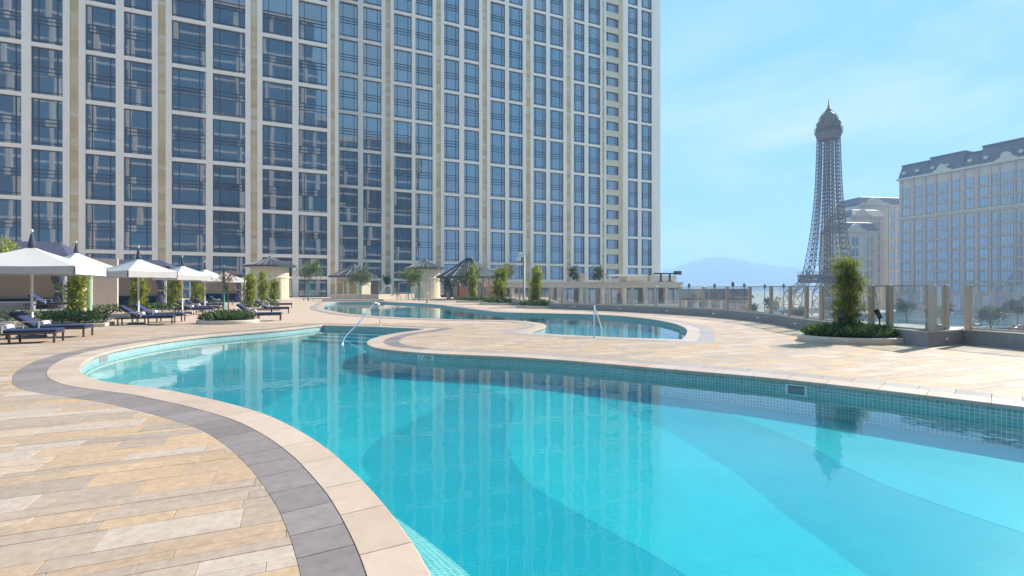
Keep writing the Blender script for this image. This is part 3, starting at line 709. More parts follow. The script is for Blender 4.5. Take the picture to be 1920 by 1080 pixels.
def hill(name, pts, d, label, depth=700):
    """ridge traced by u,v at distance d, falling off towards and away from the viewer"""
    m = MB(); rows = []; rn = random.Random(3); N = 60; u0, u1 = pts[0][0], pts[-1][0]; K = 6
    for j in range(-K, K+1):
        f = math.cos(j/K*math.pi/2)**1.2; row = []
        for i in range(N+1):
            u = u0+(u1-u0)*i/N
            for (a,va),(b,vb) in zip(pts,pts[1:]):
                if a <= u <= b: v = va+(vb-va)*(u-a)/(b-a); break
            dd = d+j/K*depth; x = (u-960)/FOC*d; z = GZ+(hz(v,d)-GZ)*f+rn.uniform(-1,1)*6*f*(1 if j else .3); row.append((x,dd,z))
        rows.append(row)
    vs_ = [p for r_ in rows for p in r_]; n = N+1
    m.add(vs_, [(j*n+i,j*n+i+1,(j+1)*n+i+1,(j+1)*n+i) for j in range(2*K) for i in range(N)], None, True)
    m.obj(name, flat('hill_green_'+str(int(d)),(.06,.085,.05),.95,var=.3,scale=.01), label=label, cat='hill', kind='structure')
hill('hill', [(1180,539),(1240,508),(1262,503),(1290,494),(1310,487),(1330,483),(1350,484),(1375,489),(1400,494),(1440,499),(1480,504),(1530,511),(1640,522),(1760,540)], 2600, 'pale blue mountain ridge on the horizon')

et = empty('lattice_tower', (at(1553.5,175).x,175,GZ), ROT, label='half-scale iron lattice tower with domed top gallery and spire', cat='tower')
PX = 175/FOC/1.315
prof = [(262,19),(300,20),(340,21.5),(367,23),(400,25.8),(423,28.3),(450,31.5),(469,34.5),(490,38),(509,41.5)]
prof = [(hz(v,175)-GZ, w*PX*.93) for v,w in prof]; prof += [(hz(531,175)-GZ, 46*PX), (12, 66*PX), (0, 74*PX)]
prof = prof[::-1]
def width(z):
    for (a,wa),(b,wb) in zip(prof,prof[1:]):
        if a <= z <= b: return wa+(wb-wa)*(z-a)/(b-a)
    return prof[-1][1]
zt = prof[-1][0]; zp = hz(509,175)-GZ; levels = [0]; 
while levels[-1] < zt-.5: levels.append(min(zt, levels[-1]+max(1.35, width(levels[-1])*.42)))
for sx,sy in ((-1,-1),(1,-1),(1,1),(-1,1)):
    m = MB()
    def corners(z):
        w = width(z); g = w*(.46 if z > zp else .42); return [Vector((sx*a,sy*b,z)) for a,b in ((w,w),(w-g,w),(w-g,w-g),(w,w-g))]
    for z0,z1 in zip(levels,levels[1:]):
        A, B = corners(z0), corners(z1); bw = .15 if z0 < zp else .115
        for i in range(4):
            m.beam(A[i],B[i],bw*1.7); j = (i+1)%4; m.beam(A[i],B[j],bw*.8); m.beam(A[j],B[i],bw*.8); m.beam(B[i],B[j],bw)
    m.obj('lattice_leg', iron_m, et)
for ax in range(4):
    m = MB(); q = Matrix.Rotation(ax*math.pi/2,4,'Z')
    for z0,z1 in zip(levels,levels[1:]):
        if z0 < zp: continue
        a0 = width(z0); a1 = width(z1); zm = (z0+z1)/2; am = width(zm)
        P = lambda x,y,z: q @ Vector((x,y,z))
        m.beam(P(-a0*.08,-a0,z0),P(a1*.54,-a1,z1),.10); m.beam(P(a0*.08,-a0,z0),P(-a1*.54,-a1,z1),.10); m.beam(P(-a1,-a1,z1),P(a1,-a1,z1),.14)
        m.beam(P(0,-a0,z0),P(0,-a1,z1),.12)
    m.obj('face_bracing', iron_m, et)
m = MB(); g = .9
for x,y in ((-g,-g),(g,-g),(g,g),(-g,g)): m.beam((x,y,0),(x,y,zt),.22)
for z0,z1 in zip(levels,levels[1:]):
    m.beam((-g,-g,z0),(g,-g,z1),.12); m.beam((g,-g,z0),(g,g,z1),.12); m.beam((g,g,z0),(-g,g,z1),.12); m.beam((-g,g,z0),(-g,-g,z1),.12)
m.obj('lift_shaft', iron_m, et)
def sq(m, w0, z0, w1, z1):
    m.add([(-w0,-w0,z0),(w0,-w0,z0),(w0,w0,z0),(-w0,w0,z0),(-w1,-w1,z1),(w1,-w1,z1),(w1,w1,z1),(-w1,w1,z1)], [(0,3,2,1),(4,5,6,7),(0,1,5,4),(1,2,6,5),(2,3,7,6),(3,0,4,7)])
m = MB(); wpl = 47*PX; z0 = hz(530,175)-GZ; z1 = hz(515,175)-GZ
sq(m, wpl*.94, z0, wpl*.96, z0+.5); sq(m, wpl, z1-.6, wpl*1.03, z1)
for k in range(4):
    q = Matrix.Rotation(k*math.pi/2,4,'Z')
    for i in range(13):
        x = -wpl+2*wpl*i/12; m.beam(q@Vector((x,-wpl*.97,z0)),q@Vector((x,-wpl*.99,z1)),.14)
        if i < 12: xx = x+2*wpl/12; m.beam(q@Vector((x,-wpl*.97,z0)),q@Vector((xx,-wpl*.99,z1)),.10); m.beam(q@Vector((xx,-wpl*.97,z0)),q@Vector((x,-wpl*.99,z1)),.10)
        m.beam(q@Vector((x,-wpl,z1)),q@Vector((x,-wpl,z1+1.1)),.07)
    m.beam(q@Vector((-wpl,-wpl,z1+1.1)),q@Vector((wpl,-wpl,z1+1.1)),.09)
m.obj('viewing_platform', iron_m, et)
m = MB(); zz = lambda v: hz(v,175)-GZ
sq(m, 17.5*PX, zz(262), 20*PX, zz(252)); sq(m, 21*PX, zz(252), 21.5*PX, zz(248)); sq(m, 18.5*PX, zz(248), 18*PX, zz(228)); sq(m, 19.5*PX, zz(234), 19.5*PX, zz(232))
for k in range(4):
    q = Matrix.Rotation(k*math.pi/2,4,'Z'); W = 21*PX
    for i in range(11): x = -W+2*W*i/10; m.beam(q@Vector((x,-W,zz(248))),q@Vector((x,-W*1.02,zz(240))),.09); m.tube([q@Vector((x,-W,zz(250))),q@Vector((x,-W*1.06,zz(244))),q@Vector((x,-W*.95,zz(237)))],.05,4)
    m.beam(q@Vector((-W,-W,zz(240))),q@Vector((W,-W,zz(240))),.1)
m.obj('top_gallery', iron_m, et)
m = MB(); m.lathe([(15.5*PX*1.3,zz(230)),(15*PX*1.3,zz(224)),(13*PX*1.3,zz(218)),(9*PX*1.3,zz(213)),(6*PX*1.2,zz(210.5)),(6*PX,zz(209))],16)
for k in range(8):
    t = k*math.pi/4; m.tube([(16*PX*1.3*math.cos(t),16*PX*1.3*math.sin(t),zz(232)),(16*PX*1.3*math.cos(t),16*PX*1.3*math.sin(t),zz(222)),(9.5*PX*1.3*math.cos(t),9.5*PX*1.3*math.sin(t),zz(211.5)),(7*PX*math.cos(t),7*PX*math.sin(t),zz(208))],.12,5)
m.obj('dome', iron_m, et)
m = MB(); m.lathe([(7*PX,zz(211)),(6*PX,zz(205)),(3*PX,zz(203)),(2.6*PX,zz(199)),(1.2*PX,zz(197)),(.7*PX,zz(187)),(.3*PX,zz(186))],10); m.obj('spire', iron_m, et)
# ------------------------------------------------------------------ stepped hotel on the right (its long face runs straight away from the viewer)
HD = 220.0; HF = at(1686,HD)                      # far corner of the long face
hot = empty('mansard_hotel', (HF.x,HF.y,GZ), math.atan2(-NX.y,-NX.x), label='long pinkish hotel with slate mansard roof at the right edge', cat='building')
def hk(u):
    """metres along the long face from its far corner, seen at u"""
    k = (u-960)/FOC; return (k*HF.y-HF.x)/(-NX.x+k*NX.y)
hzz = lambda v,u=1686: hz(v, HF.y-NX.y*hk(u))-GZ
ZC = hzz(410); ZE = hzz(338); LEN = 78.0; FL = 4.45   # cornice level, eave level
m = MB(); m.box((0,.0,0),(LEN,24,ZE)); m.obj('wall', cream2_m, hot)
m = MB(); m.box((-.5,-.9,ZC-.35),(LEN,0,ZC+.35)); m.box((-.5,-.5,ZC-1.0),(LEN,0,ZC-.35)); m.obj('cornice', cream2_m, hot)
m = MB(); m.box((-.6,-1.1,ZE-.4),(LEN,.2,ZE+.45)); m.obj('eave_cornice', cream2_m, hot)
bays = [(1693,1706,2),(1716,1729,2),(1738,1750,2),(1758,1777,4),(1786,1799,2),(1811,1826,2),(1837,1853,2),(1861,1871,2),(1877,1900,4),(1907,1917,2)]
BB = [(hk(a),hk(b),c) for a,b,c in bays]; st = BB[-1][1]-BB[-3][0]
for j in range(1,3): BB += [(a+st*j*1.0+2.2*j, b+st*j+2.2*j, c) for a,b,c in BB[7:10]]
prev = 0
for i,(a,b,c) in enumerate(BB):
    m = MB(); m.box((prev+.25,-.42,0),(a-.25,0,ZC-1.05)); m.box((prev+.25,-.42,ZC+.36),(a-.25,0,ZE-.42)); m.obj('pilaster', pink_m, hot); prev = b
    z = ZC-1.3-FL; k = 0
    while z > 1:
        me = MB()
        w = (b-a); h = FL-.9
        key = ('hw', i, 0)
        if key not in mesh_cache:
            me.box((0,-.12,0),(w,.05,h)); mesh_cache[key] = me.mesh('window', hglass_m)
            f = MB(); n = c
            for q in range(n+1): x = w*q/n; f.box((max(0,x-.09),-.26,0),(min(w,x+.09),-.12,h))
            f.box((0.003,-.255,0),(w-.003,-.12,.12)); f.box((.003,-.255,h-.12),(w-.003,-.12,h)); f.box((-.2,-.55,-.75),(w+.2,-.05,-.45)); mesh_cache[key+('f',)] = f.mesh('window_frame', cream2_m)
        o = inst(mesh_cache[key], 'window', hot, (a,0,z)); inst(mesh_cache[key+('f',)], 'window_frame', o)
        z -= FL; k += 1
    z = ZC+.8
    while z < ZE-4:
        o = inst(mesh_cache[('hw',i,0)], 'window', hot, (a,0,z)); inst(mesh_cache[('hw',i,0,'f')], 'window_frame', o); z += FL
# mansard in three heights with curved gables over the wide bays
RH = hzz(312)-ZE
for x0,x1,hh in ((-.3,hk(1737),RH),(hk(1737)+.02,hk(1806),RH*1.16),(hk(1806)+.02,hk(1835),RH*.95),(hk(1835)+.02,LEN,RH*1.22)):
    m = MB(); m.add([(x0,-.3,ZE+.45),(x1,-.3,ZE+.45),(x1,24,ZE+.45),(x0,24,ZE+.45),(x0+.5,2.0,ZE+hh),(x1-.2,2.0,ZE+hh),(x1-.2,22,ZE+hh),(x0+.5,22,ZE+hh)], [(0,3,2,1),(4,5,6,7),(0,1,5,4),(1,2,6,5),(2,3,7,6),(3,0,4,7)]); m.box((x0+.3,1.6,ZE+hh),(x1,22.4,ZE+hh+.5)); rf = m.obj('mansard_roof', mans_m, hot)
    x = x0+2.2
    while x < x1-1.5:
        m = MB(); m.tube([(x,-.25,ZE+RH*.45),(x,1.6,ZE+RH*.45)],.75,12); m.obj('round_dormer', cream2_m, rf); x += 5.1
for a,b,c in BB:
    if c == 4:
        w = b-a; xm = (a+b)/2; pts = [(-w*.95,0),(-w*.9,.8),(-w*.55,1.2),(-w*.4,2.3),(-w*.2,3.1),(0,3.4),(w*.2,3.1),(w*.4,2.3),(w*.55,1.2),(w*.9,.8),(w*.95,0)]
        m = MB(); n = len(pts); m.add([(xm+x,-1.0,ZE+.2+z) for x,z in pts]+[(xm+x,.6,ZE+.2+z) for x,z in pts], [tuple(range(n))[::-1],tuple(range(n,2*n))]+[(i,(i+1)%n,n+(i+1)%n,n+i) for i in range(n)]); m.obj('gable', cream2_m, hot)
m = MB(); m.box((-.6,-1.4,0),(LEN,0,9.0)); m.obj('base_storey', pink_m, hot)
for i in range(16):
    m = MB(); m.box((2+i*4.6,-1.55,1.2),(4.6+i*4.6,-1.39,7.4)); m.obj('window', hglass_m, hot)
# three pavilions stepping down behind its far corner
for (u0,u1,vr,ve,d,lab) in ((1612,1712,366,384,248,'tallest of the three stepped pavilions beside the mansard hotel'),(1597,1664,390,406,238,'middle of the three stepped pavilions beside the mansard hotel'),(1585,1652,414,434,228,'lowest of the three stepped pavilions beside the mansard hotel')):
    a = at(u0,d); w = (u1-u0)/FOC*d*1.0; ze = hz(ve,d)-GZ; zr = hz(vr,d)-GZ
    pv = empty('stepped_pavilion', (a.x,a.y,GZ), 0.12, label=lab, cat='building', group='pavilions beside the mansard hotel')
    m = MB(); m.box((0,0,0),(w,16,ze)); m.obj('wall', cream2_m, pv)
    m = MB(); m.box((-.4,-.5,ze-.5),(w+.4,.1,ze+.3)); m.obj('cornice', cream2_m, pv)
    m = MB(); m.add([(-.3,-.3,ze+.3),(w+.3,-.3,ze+.3),(w+.3,16,ze+.3),(-.3,16,ze+.3),(1.8,2,zr-.6),(w-.4,2,zr-.6),(w-.4,14,zr-.6),(1.8,14,zr-.6),(4,3.5,zr),(w-2,3.5,zr),(w-2,13,zr),(4,13,zr)], [(0,1,5,4),(1,2,6,5),(2,3,7,6),(3,0,4,7),(4,5,9,8),(5,6,10,9),(6,7,11,10),(7,4,8,11),(8,9,10,11),(3,2,1,0)]); m.obj('mansard_roof', mans_m, pv)
    g = w*.5; pts = [(g*.08,0),(g*.12,1.0),(g*.5,1.5),(g*.7,3.0),(g,3.8),(g*1.3,3.0),(g*1.5,1.5),(g*1.88,1.0),(g*1.92,0)]; g2 = .62
    m = MB(); n = len(pts); m.add([(x*g2,-.7,ze+z) for x,z in pts]+[(x*g2,.9,ze+z) for x,z in pts], [tuple(range(n))[::-1],tuple(range(n,2*n))]+[(i,(i+1)%n,n+(i+1)%n,n+i) for i in range(n)]); m.obj('gable', cream2_m, pv)
    for i in range(3):
        m = MB(); m.box((w*(.60+i*.13),-.25,0),(w*(.60+i*.13)+.7,.0,ze-.6)); m.obj('pilaster', cream2_m, pv)
    z = ze-6.2
    while z > 2:
        for x,ww in ((w*.2,w*.2),(w*.66,w*.07),(w*.79,w*.07)):
            m = MB(); m.box((x,-.1,z),(x+ww,.05,z+3.6)); o = m.obj('window', hglass_m, pv); m = MB(); m.box((x+ww/2-.12,-.2,z),(x+ww/2+.12,-.1,z+3.6)); m.box((x-.2,-.3,z-.4),(x+ww+.2,-.1,z-.1)); m.obj('window_frame', cream2_m, o)
        z -= 5.2

# ------------------------------------------------------------------ podium wing of the hotel behind the glass fence, with planted roof terrace
PD = 86.0; P0 = at(905,PD); P1 = at(1279,PD+9); d_ = (P1-P0); pl_ = d_.length; prz = math.atan2(d_.y,d_.x)
pod = empty('podium_wing', (P0.x,P0.y,0), prz, label='low beige podium wing with shaded openings below the tower, behind the glass fence', cat='building')
zt_ = 2.65
m = MB(); m.box((0,1.2,-16),(pl_,7,zt_-.7)); m.obj('wall', dark_m, pod)  # shade inside the openings is put into this dark wall colour
m = MB(); m.box((-.1,0,zt_-1.15),(pl_+.1,7.2,zt_-.25)); m.obj('fascia', beige_m, pod)
m = MB(); m.box((-.25,-.2,zt_-.25),(pl_+.25,7.4,zt_)); m.obj('parapet', kerbcream_m, pod)
x = 1.0
while x < pl_:
    m = MB(); m.cbox((x,.45,(zt_-1.15-16)/2),(.8,.8,16+zt_-1.15),.03); m.obj('pier', beige_m, pod); x += 4.35
m = MB(); m.box((0,-.05,-2.6),(pl_,.2,-1.5)); m.obj('balustrade', beige_m, pod)
for i in range(9):
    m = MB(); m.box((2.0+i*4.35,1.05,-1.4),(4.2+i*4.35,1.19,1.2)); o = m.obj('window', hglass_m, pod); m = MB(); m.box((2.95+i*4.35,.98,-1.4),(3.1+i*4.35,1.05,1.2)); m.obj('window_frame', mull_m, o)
m = MB(); m.box((pl_-10.5,1.5,zt_),(pl_-.3,6,zt_+1.3)); m.obj('plant_room', beige_m, pod)
m = MB(); m.box((pl_-21,1,zt_),(pl_-19.6,2.4,zt_+1.6)); m.obj('roof_pier', beige_m, pod)
cp = at(1136,PD+4); 
can = empty('terrace_canopy', (cp.x,cp.y,zt_), prz, label='flat white canopy on the roof terrace in front of the tower base', cat='canopy')
cw = 80/FOC*(PD+5)
m = MB(); m.box((0,-1.2,1.05),(cw,1.4,1.35)); m.obj('canopy_roof', white_m, can)
for x in (.4,cw*.5,cw-.4):
    m = MB(); m.box((x-.09,-.9,0),(x+.09,-.72,1.05)); m.obj('post', white_m, can)
gq = at(1226,PD+3)
gan = empty('cleaning_gantry', (gq.x,gq.y,zt_), prz, label='dark steel facade cleaning gantry on the podium roof by the tower corner', cat='gantry')
gw = 54/FOC*(PD+6)
m = MB(); m.box((0,-.12,1.35),(gw-.9,.12,1.6)); m.obj('beam', black_m, gan)
for x in (1.4,gw-2.2): m = MB(); m.box((x-.13,-.13,0),(x+.13,.13,1.35)); m.box((x-.4,-.3,0),(x+.4,.3,.12)); m.obj('leg', black_m, gan)
m = MB(); m.box((gw-1.2,-.35,1.3),(gw,.35,1.95)); m.obj('counterweight', black_m, gan)
m = MB(); m.box((-1.0,-.5,.0),(.2,.5,1.15)); m.obj('winch_box', beige_m, gan)

# low building on the street beyond the podium
lb = at(1277,150); LBW = 125/FOC*150
low = empty('street_pavilion', (lb.x,lb.y,GZ), 0, label='low street building with deep dark eaves seen through the glass fence', cat='building')
zl = EYE-GZ
m = MB(); m.box((-4,0,0),(LBW,14,zl-3.6)); m.obj('wall', beige_m, low)
m = MB(); m.add([(-5,-2.5,zl-3.0),(LBW+1,-2.5,zl-3.0),(LBW+1,15,zl-3.0),(-5,15,zl-3.0),(-4,-.5,zl-.2),(LBW-.5,-.5,zl-.2),(LBW-.5,13,zl-.2),(-4,13,zl-.2)], [(0,3,2,1),(4,5,6,7),(0,1,5,4),(1,2,6,5),(2,3,7,6),(3,0,4,7)]); m.obj('roof', flat('brown_roof',(.10,.08,.085),.7,var=.25,scale=.5), low)
m = MB(); m.box((-5,-1.8,zl-3.6),(LBW+.4,.2,zl-3.0)); m.obj('eave_board', dark_m, low)
for i in range(7):
    m = MB(); m.cbox((-2.5+i*3.5,-1.4,(zl-3.6)/2),(.55,.55,zl-3.6),.04); m.obj('column', beige_m, low)
for i in range(6):
    m = MB(); m.box((-1.9+i*3.5,-.1,zl-9),(.2+i*3.5,.05,zl-4.4)); o = m.obj('window', hglass_m, low); m = MB(); m.box((-.95+i*3.5,-.18,zl-9),(-.75+i*3.5,-.1,zl-4.4)); m.obj('window_frame', mull_m, o)
# street lamps whose heads rise over the fence
sl = empty('street_lamp'); m = MB(); m.tube([(0,0,0),(0,0,18.2)],[.14,.08],8); m.obj('pole', black_m, sl); m = MB(); m.lathe([(.08,18.0),(.32,18.25),(.36,18.9),(.2,19.2),(.06,19.5)],10); m.obj('lantern', black_m, sl)
LL = ['street lamp head over the fence nearest the podium wing','second street lamp from the podium wing over the fence','tallest street lamp head over the middle of the fence','fourth street lamp from the podium wing over the fence','fifth street lamp from the podium wing, seen over the sky gap','street lamp nearest the lattice tower']
for i,(u,v,d) in enumerate(((1292,530,128),(1340,530.5,132),(1374,527,122),(1395.5,530,135),(1434,532,140),(1469.5,531,134))):
    o = sl if i == 0 else copy_tree(sl); p = at(u,d); o.location = (p.x,p.y,hz(v,d)-19.5); tag(o, LL[i], 'street lamp', 'street lamps beyond the fence')

# ------------------------------------------------------------------ glass fence round the deck
def ray_hit(u, path):
    k = (u-960)/FOC; best = None
    for i,(a,b) in enumerate(zip(path,path[1:])):
        fa = a.x-k*a.y; fb = b.x-k*b.y
        if fa*fb <= 0 and abs(fa-fb) > 1e-9:
            t = fa/(fa-fb); p = a+(b-a)*t
            if best is None or p.y < best[0].y: best = (p, i+t)
    return best
FH = 1.585; KH = .37; KW = .30
def out_off(path, w):
    """offset to the side away from the deck (left of the direction of travel is outside when walking back)"""
    out = []
    for i,p in enumerate(path):
        a = (p-path[i-1]).normalized() if i else (path[1]-p).normalized(); c = (path[i+1]-p).normalized() if i < len(path)-1 else a
        na = Vector((-a.y,a.x)); nc = Vector((-c.y,c.x)); mm = (na+nc); mm = mm.normalized() if mm.length > 1e-3 else na; out.append(p+mm*(w/max(.5,mm.dot(na))))
    return out
def fence(name, path, us, label, extra=()):
    f = empty(name, label=label, cat='fence')
    m = MB(); o2 = out_off(path, KW)
    for i in range(len(path)-1):
        a,b,c,d = path[i],path[i+1],o2[i+1],o2[i]; m.prism([a,b,c,d], -.011, KH)
    m.obj('kerb', greykerb_m, f)
    m = MB(); o3 = out_off(path,-.0+.02); o4 = out_off(path, KW+.02)
    for i in range(len(path)-1): m.prism([o3[i],o3[i+1],o4[i+1],o4[i]], KH+.001, KH+.03)
    m.obj('sunlit_kerb_cap', kerbcream_m, f)  # paler than the kerb: sunlight on its top put into the colour
    ctr = out_off(path, KW*.5); pts = []
    for u in us:
        h = ray_hit(u, ctr)
        if h: pts.append((h[1], h[0]))
    for q in extra:
        i = min(range(len(ctr)), key=lambda k: (ctr[k]-q).length); pts.append((i, ctr[i]))
    pts.sort(key=lambda x: x[0])
    for k,(t,p) in enumerate(pts):
        i = min(int(t), len(ctr)-2); a = ctr[i+1]-ctr[i]; rz = math.atan2(a.y,a.x)
        m = MB(); m.cbox((0,0,(FH-KH-.03)/2),(.15,.11,FH-KH-.03),.008); m.obj('post', champ_m, f, (p.x,p.y,KH+.03), rz)
        if k+1 < len(pts):
            q = pts[k+1][1]; d = q-p; L = d.length-.17
            if L > .15:
                rz = math.atan2(d.y,d.x); c = (p+q)/2
                m = MB(); m.box((-L/2,-.008,.05),(L/2,.008,FH-KH-.075)); m.obj('glass_pane', fglass_m, f, (c.x,c.y,KH+.03), rz)
                m = MB(); m.box((-L/2-.012,-.022,FH-KH-.072),(L/2+.012,.022,FH-KH-.036)); m.obj('top_rail', champ_m, f, (c.x,c.y,KH+.03), rz)
                m = MB(); m.box((-L/2-.012,-.02,0),(L/2+.012,.02,.045)); m.obj('bottom_rail', champ_m, f, (c.x,c.y,KH+.03), rz)
    return f
def dense(path, step=.7):
    out = []
    for a,b in zip(path,path[1:]):
        k = max(1,int((b-a).length/step)); out += [a+(b-a)*(j/k) for j in range(k)]
    return out+[path[-1]]
def smooth_path(path):
    it = [(p,False,0,0) for p in path]; out = []
    for i in range(len(path)-1):
        p0 = path[max(0,i-1)]; p1 = path[i]; p2 = path[i+1]; p3 = path[min(len(path)-1,i+2)]; k = max(1,int((p2-p1).length/.5))
        for j in range(k):
            t = j/k; out.append(.5*((2*p1)+(p2-p0)*t+(2*p0-5*p1+4*p2-p3)*t*t+(3*p1-p0-3*p2+p3)*t**3))
    return out+[path[-1]]
FP = smooth_path(FENCE[:-1])+[FENCE[-1]]
f1 = fence('glass_fence', FP, [857,866,876,887,899,912,926,941,957,974,992,1011,1031,1056.7,1099,1142,1185.6,1230,1275.6,1319,1363.6,1406,1446,1482,1512.5,1541,1568,1600,1634,1668], 'long curved glass fence with champagne posts on a grey kerb', [FENCE[-1]])
f2 = fence('glass_fence', JOG[:2], [1742,1773,1803], 'short angled return of the glass fence at its corner')
f3 = fence('glass_fence', JOG[1:], [2020,2400,2900], 'glass fence run leaving the frame at the right edge', [JOG[1]])
f3k = None
for u,v in ((1076,577.5),(1163,580),(1250,584.5),(1338,589),(1421,597.5),(1491,605.5)):
    h = ray_hit(u, FP); i = int(h[1]); a = FP[i+1]-FP[i]; rz = math.atan2(a.y,a.x)
    m = MB(); m.box((-.09,-.012,.15),(.09,-.0,.21)); m.obj('step_light', plastic_m, f1, (h[0].x,h[0].y,0), rz)
p = (JOG[0]+JOG[1])/2; a = JOG[1]-JOG[0]; m = MB(); m.box((-.06,-.012,.15),(.06,-.0,.21)); m.obj('step_light', plastic_m, f2, (p.x,p.y,0), math.atan2(a.y,a.x))
# sunk lower terrace behind the left part of the fence
m = MB(); m.prism([Vector((-7,67)),FENCE[4]+Vector((.4,.2)),Vector((4.5,36)),Vector((6,84)),Vector((-3,84))], -2, -.05); m.obj('side_terrace', deckfar_m, label='narrow paved strip behind the far glass fence', cat='terrace', kind='structure')
# ------------------------------------------------------------------ plants
def leaf(m, p, d, up, L, W, col):
    """one folded leaf: four corners along d"""
    d = d.normalized(); s_ = d.cross(up)
    if s_.length < 1e-3: s_ = Vector((1,0,0))
    s_.normalize(); q = p+d*L; mid_ = p+d*(L*.45)
    m.add([p, mid_+s_*(W/2), q, mid_-s_*(W/2)], [(0,1,2,3)], col)
def rv(r_): 
    while True:
        v = Vector((r_.uniform(-1,1),r_.uniform(-1,1),r_.uniform(-1,1)))
        if .05 < v.length < 1: return v
def tone(r_, a=.6, b=1.25): k = r_.uniform(a,b); return (k*r_.uniform(.92,1.08), k, k*r_.uniform(.85,1.1))
def bamboo_meshes(seed, H, rad, n, L, W, stems=9, top=.0):
    r_ = random.Random(seed); cr = MB(); sm = MB(); st_ = []
    for i in range(stems):
        t = r_.uniform(0,6.28); q = r_.uniform(.1,.75)*rad; a = Vector((q*math.cos(t),q*math.sin(t),0)); hh = H*r_.uniform(.78,1.0); b = Vector((a.x*1.25+r_.uniform(-.08,.08),a.y*1.25+r_.uniform(-.08,.08),hh))
        pts = [a+(b-a)*(k/5)+Vector((r_.uniform(-.02,.02),r_.uniform(-.02,.02),0)) for k in range(6)]; sm.tube(pts,[.014-.0018*k for k in range(6)],5); st_.append(pts)
    clumps = []
    for i in range(int(n/26)):
        pts = r_.choice(st_); k = r_.uniform(.12,1.0)**.85; c = pts[0]+(pts[-1]-pts[0])*k; env = rad*(.55+.45*math.sin(min(1,k*1.25)*math.pi*.85))
        t = r_.uniform(0,6.28); c = c+Vector((math.cos(t),math.sin(t),0))*env*r_.uniform(.1,.75); clumps.append((c, r_.uniform(.6,1.2)))
    for c, tn in clumps:
        for j in range(26):
            o = rv(r_); p = c+Vector((o.x,o.y,o.z*.9))*rad*.3; d = (Vector((p.x,p.y,0))*.8+rv(r_)*.6+Vector((0,0,r_.uniform(-.5,.5)))); k = tn*r_.uniform(.7,1.25)
            leaf(cr, p, d, Vector((r_.uniform(-.6,.6),r_.uniform(-.6,.6),1)), L*r_.uniform(.6,1.2), W, (k,k,k*.9))
    if top:
        for i in range(60):
            pts = r_.choice(st_); p = pts[-1]+Vector((r_.uniform(-.1,.1),r_.uniform(-.1,.1),r_.uniform(-.2,top))); leaf(cr, p, Vector((r_.uniform(-.5,.5),r_.uniform(-.5,.5),1)), Vector((1,0,.2)), L*1.3, W*.7, tone(r_))
    return cr, sm
BM = []
for i,(sd,mt) in enumerate(((1,bamboo_m),(2,bamboo_m),(3,bamboo2_m))):
    c, s_ = bamboo_meshes(sd, 2.3, .34, 4200, .15, .04); BM.append((c.mesh('leaves',mt), s_.mesh('stems',green_m)))
def bamboo(p, H, label, k=0, wide=1.0, z=0.0, rz=None):
    o = empty('bamboo_shrub', (p.x,p.y,z), random.uniform(0,6) if rz is None else rz, label=label, cat='shrub', group='clipped bamboo columns'); s_ = H/2.3; o.scale = (s_*wide,s_*wide,s_)
    inst(BM[k][0],'leaves',o); inst(BM[k][1],'stems',o); return o
def cover(m, pts_fn, n, L, W, r_, up=.9, h=(.05,.3)):
    for i in range(n):
        p = pts_fn(); p = Vector((p[0],p[1],p[2]+r_.uniform(*h)*.3)); d = Vector((r_.uniform(-1,1),r_.uniform(-1,1),up*r_.uniform(.3,1.6))); leaf(m, p, d, Vector((r_.uniform(-1,1),r_.uniform(-1,1),.6)), L*r_.uniform(.6,1.25), W, tone(r_,.5,1.5))
def planter_mb(rx, ry, n=40, kerb=.16, kw=.16, wob=0.0):
    ring = []; 
    for i in range(n): t = 2*math.pi*i/n; ring.append((math.cos(t)*rx*(1+wob*math.cos(3*t)), math.sin(t)*ry*(1+wob*math.sin(2*t+1))))
    return ring
def planter(name, p, rx, ry, rz, label, seed, ncov=900, kerb=.16, covL=.2, hgt=.3):
    o = empty(name, (p.x,p.y,0), rz, label=label, cat='planter', group='kerbed planting beds'); r_ = random.Random(seed); ring = planter_mb(rx,ry)
    n = len(ring); inn = [(x*(1-.16/rx),y*(1-.16/ry)) for x,y in ring]; m = MB()
    prof = [(1.0,-.011),(1.01,kerb*.5),(1.0,kerb*.85),(.985,kerb)]
    vs_ = [(x*f,y*f,z) for f,z in prof for x,y in ring]+[(x*1.015,y*1.015,kerb) for x,y in inn]+[(x,y,kerb-.06) for x,y in inn]; K = len(prof)+2
    m.add(vs_, [(k*n+i,k*n+(i+1)%n,(k+1)*n+(i+1)%n,(k+1)*n+i) for k in range(K-1) for i in range(n)], None, True); m.obj('kerb', kerbcream_m, o)
    m = MB(); m.add([(x,y,kerb-.05) for x,y in inn]+[(0,0,kerb+.04)], [(i,(i+1)%n,n) for i in range(n)], None, True); m.obj('soil', soil_m, o)
    m = MB()
    def fn():
        t = r_.uniform(0,6.283); q = math.sqrt(r_.random())*.97; x,y = math.cos(t)*q*(rx-.14), math.sin(t)*q*(ry-.14); return (x,y,kerb-.02+hgt*.5*(1-q*q)*r_.random())
    cover(m, fn, ncov, covL, covL*.22, r_, .9, (0,hgt)); m.obj('ground_cover', cover_m, o, kind='stuff'); return o
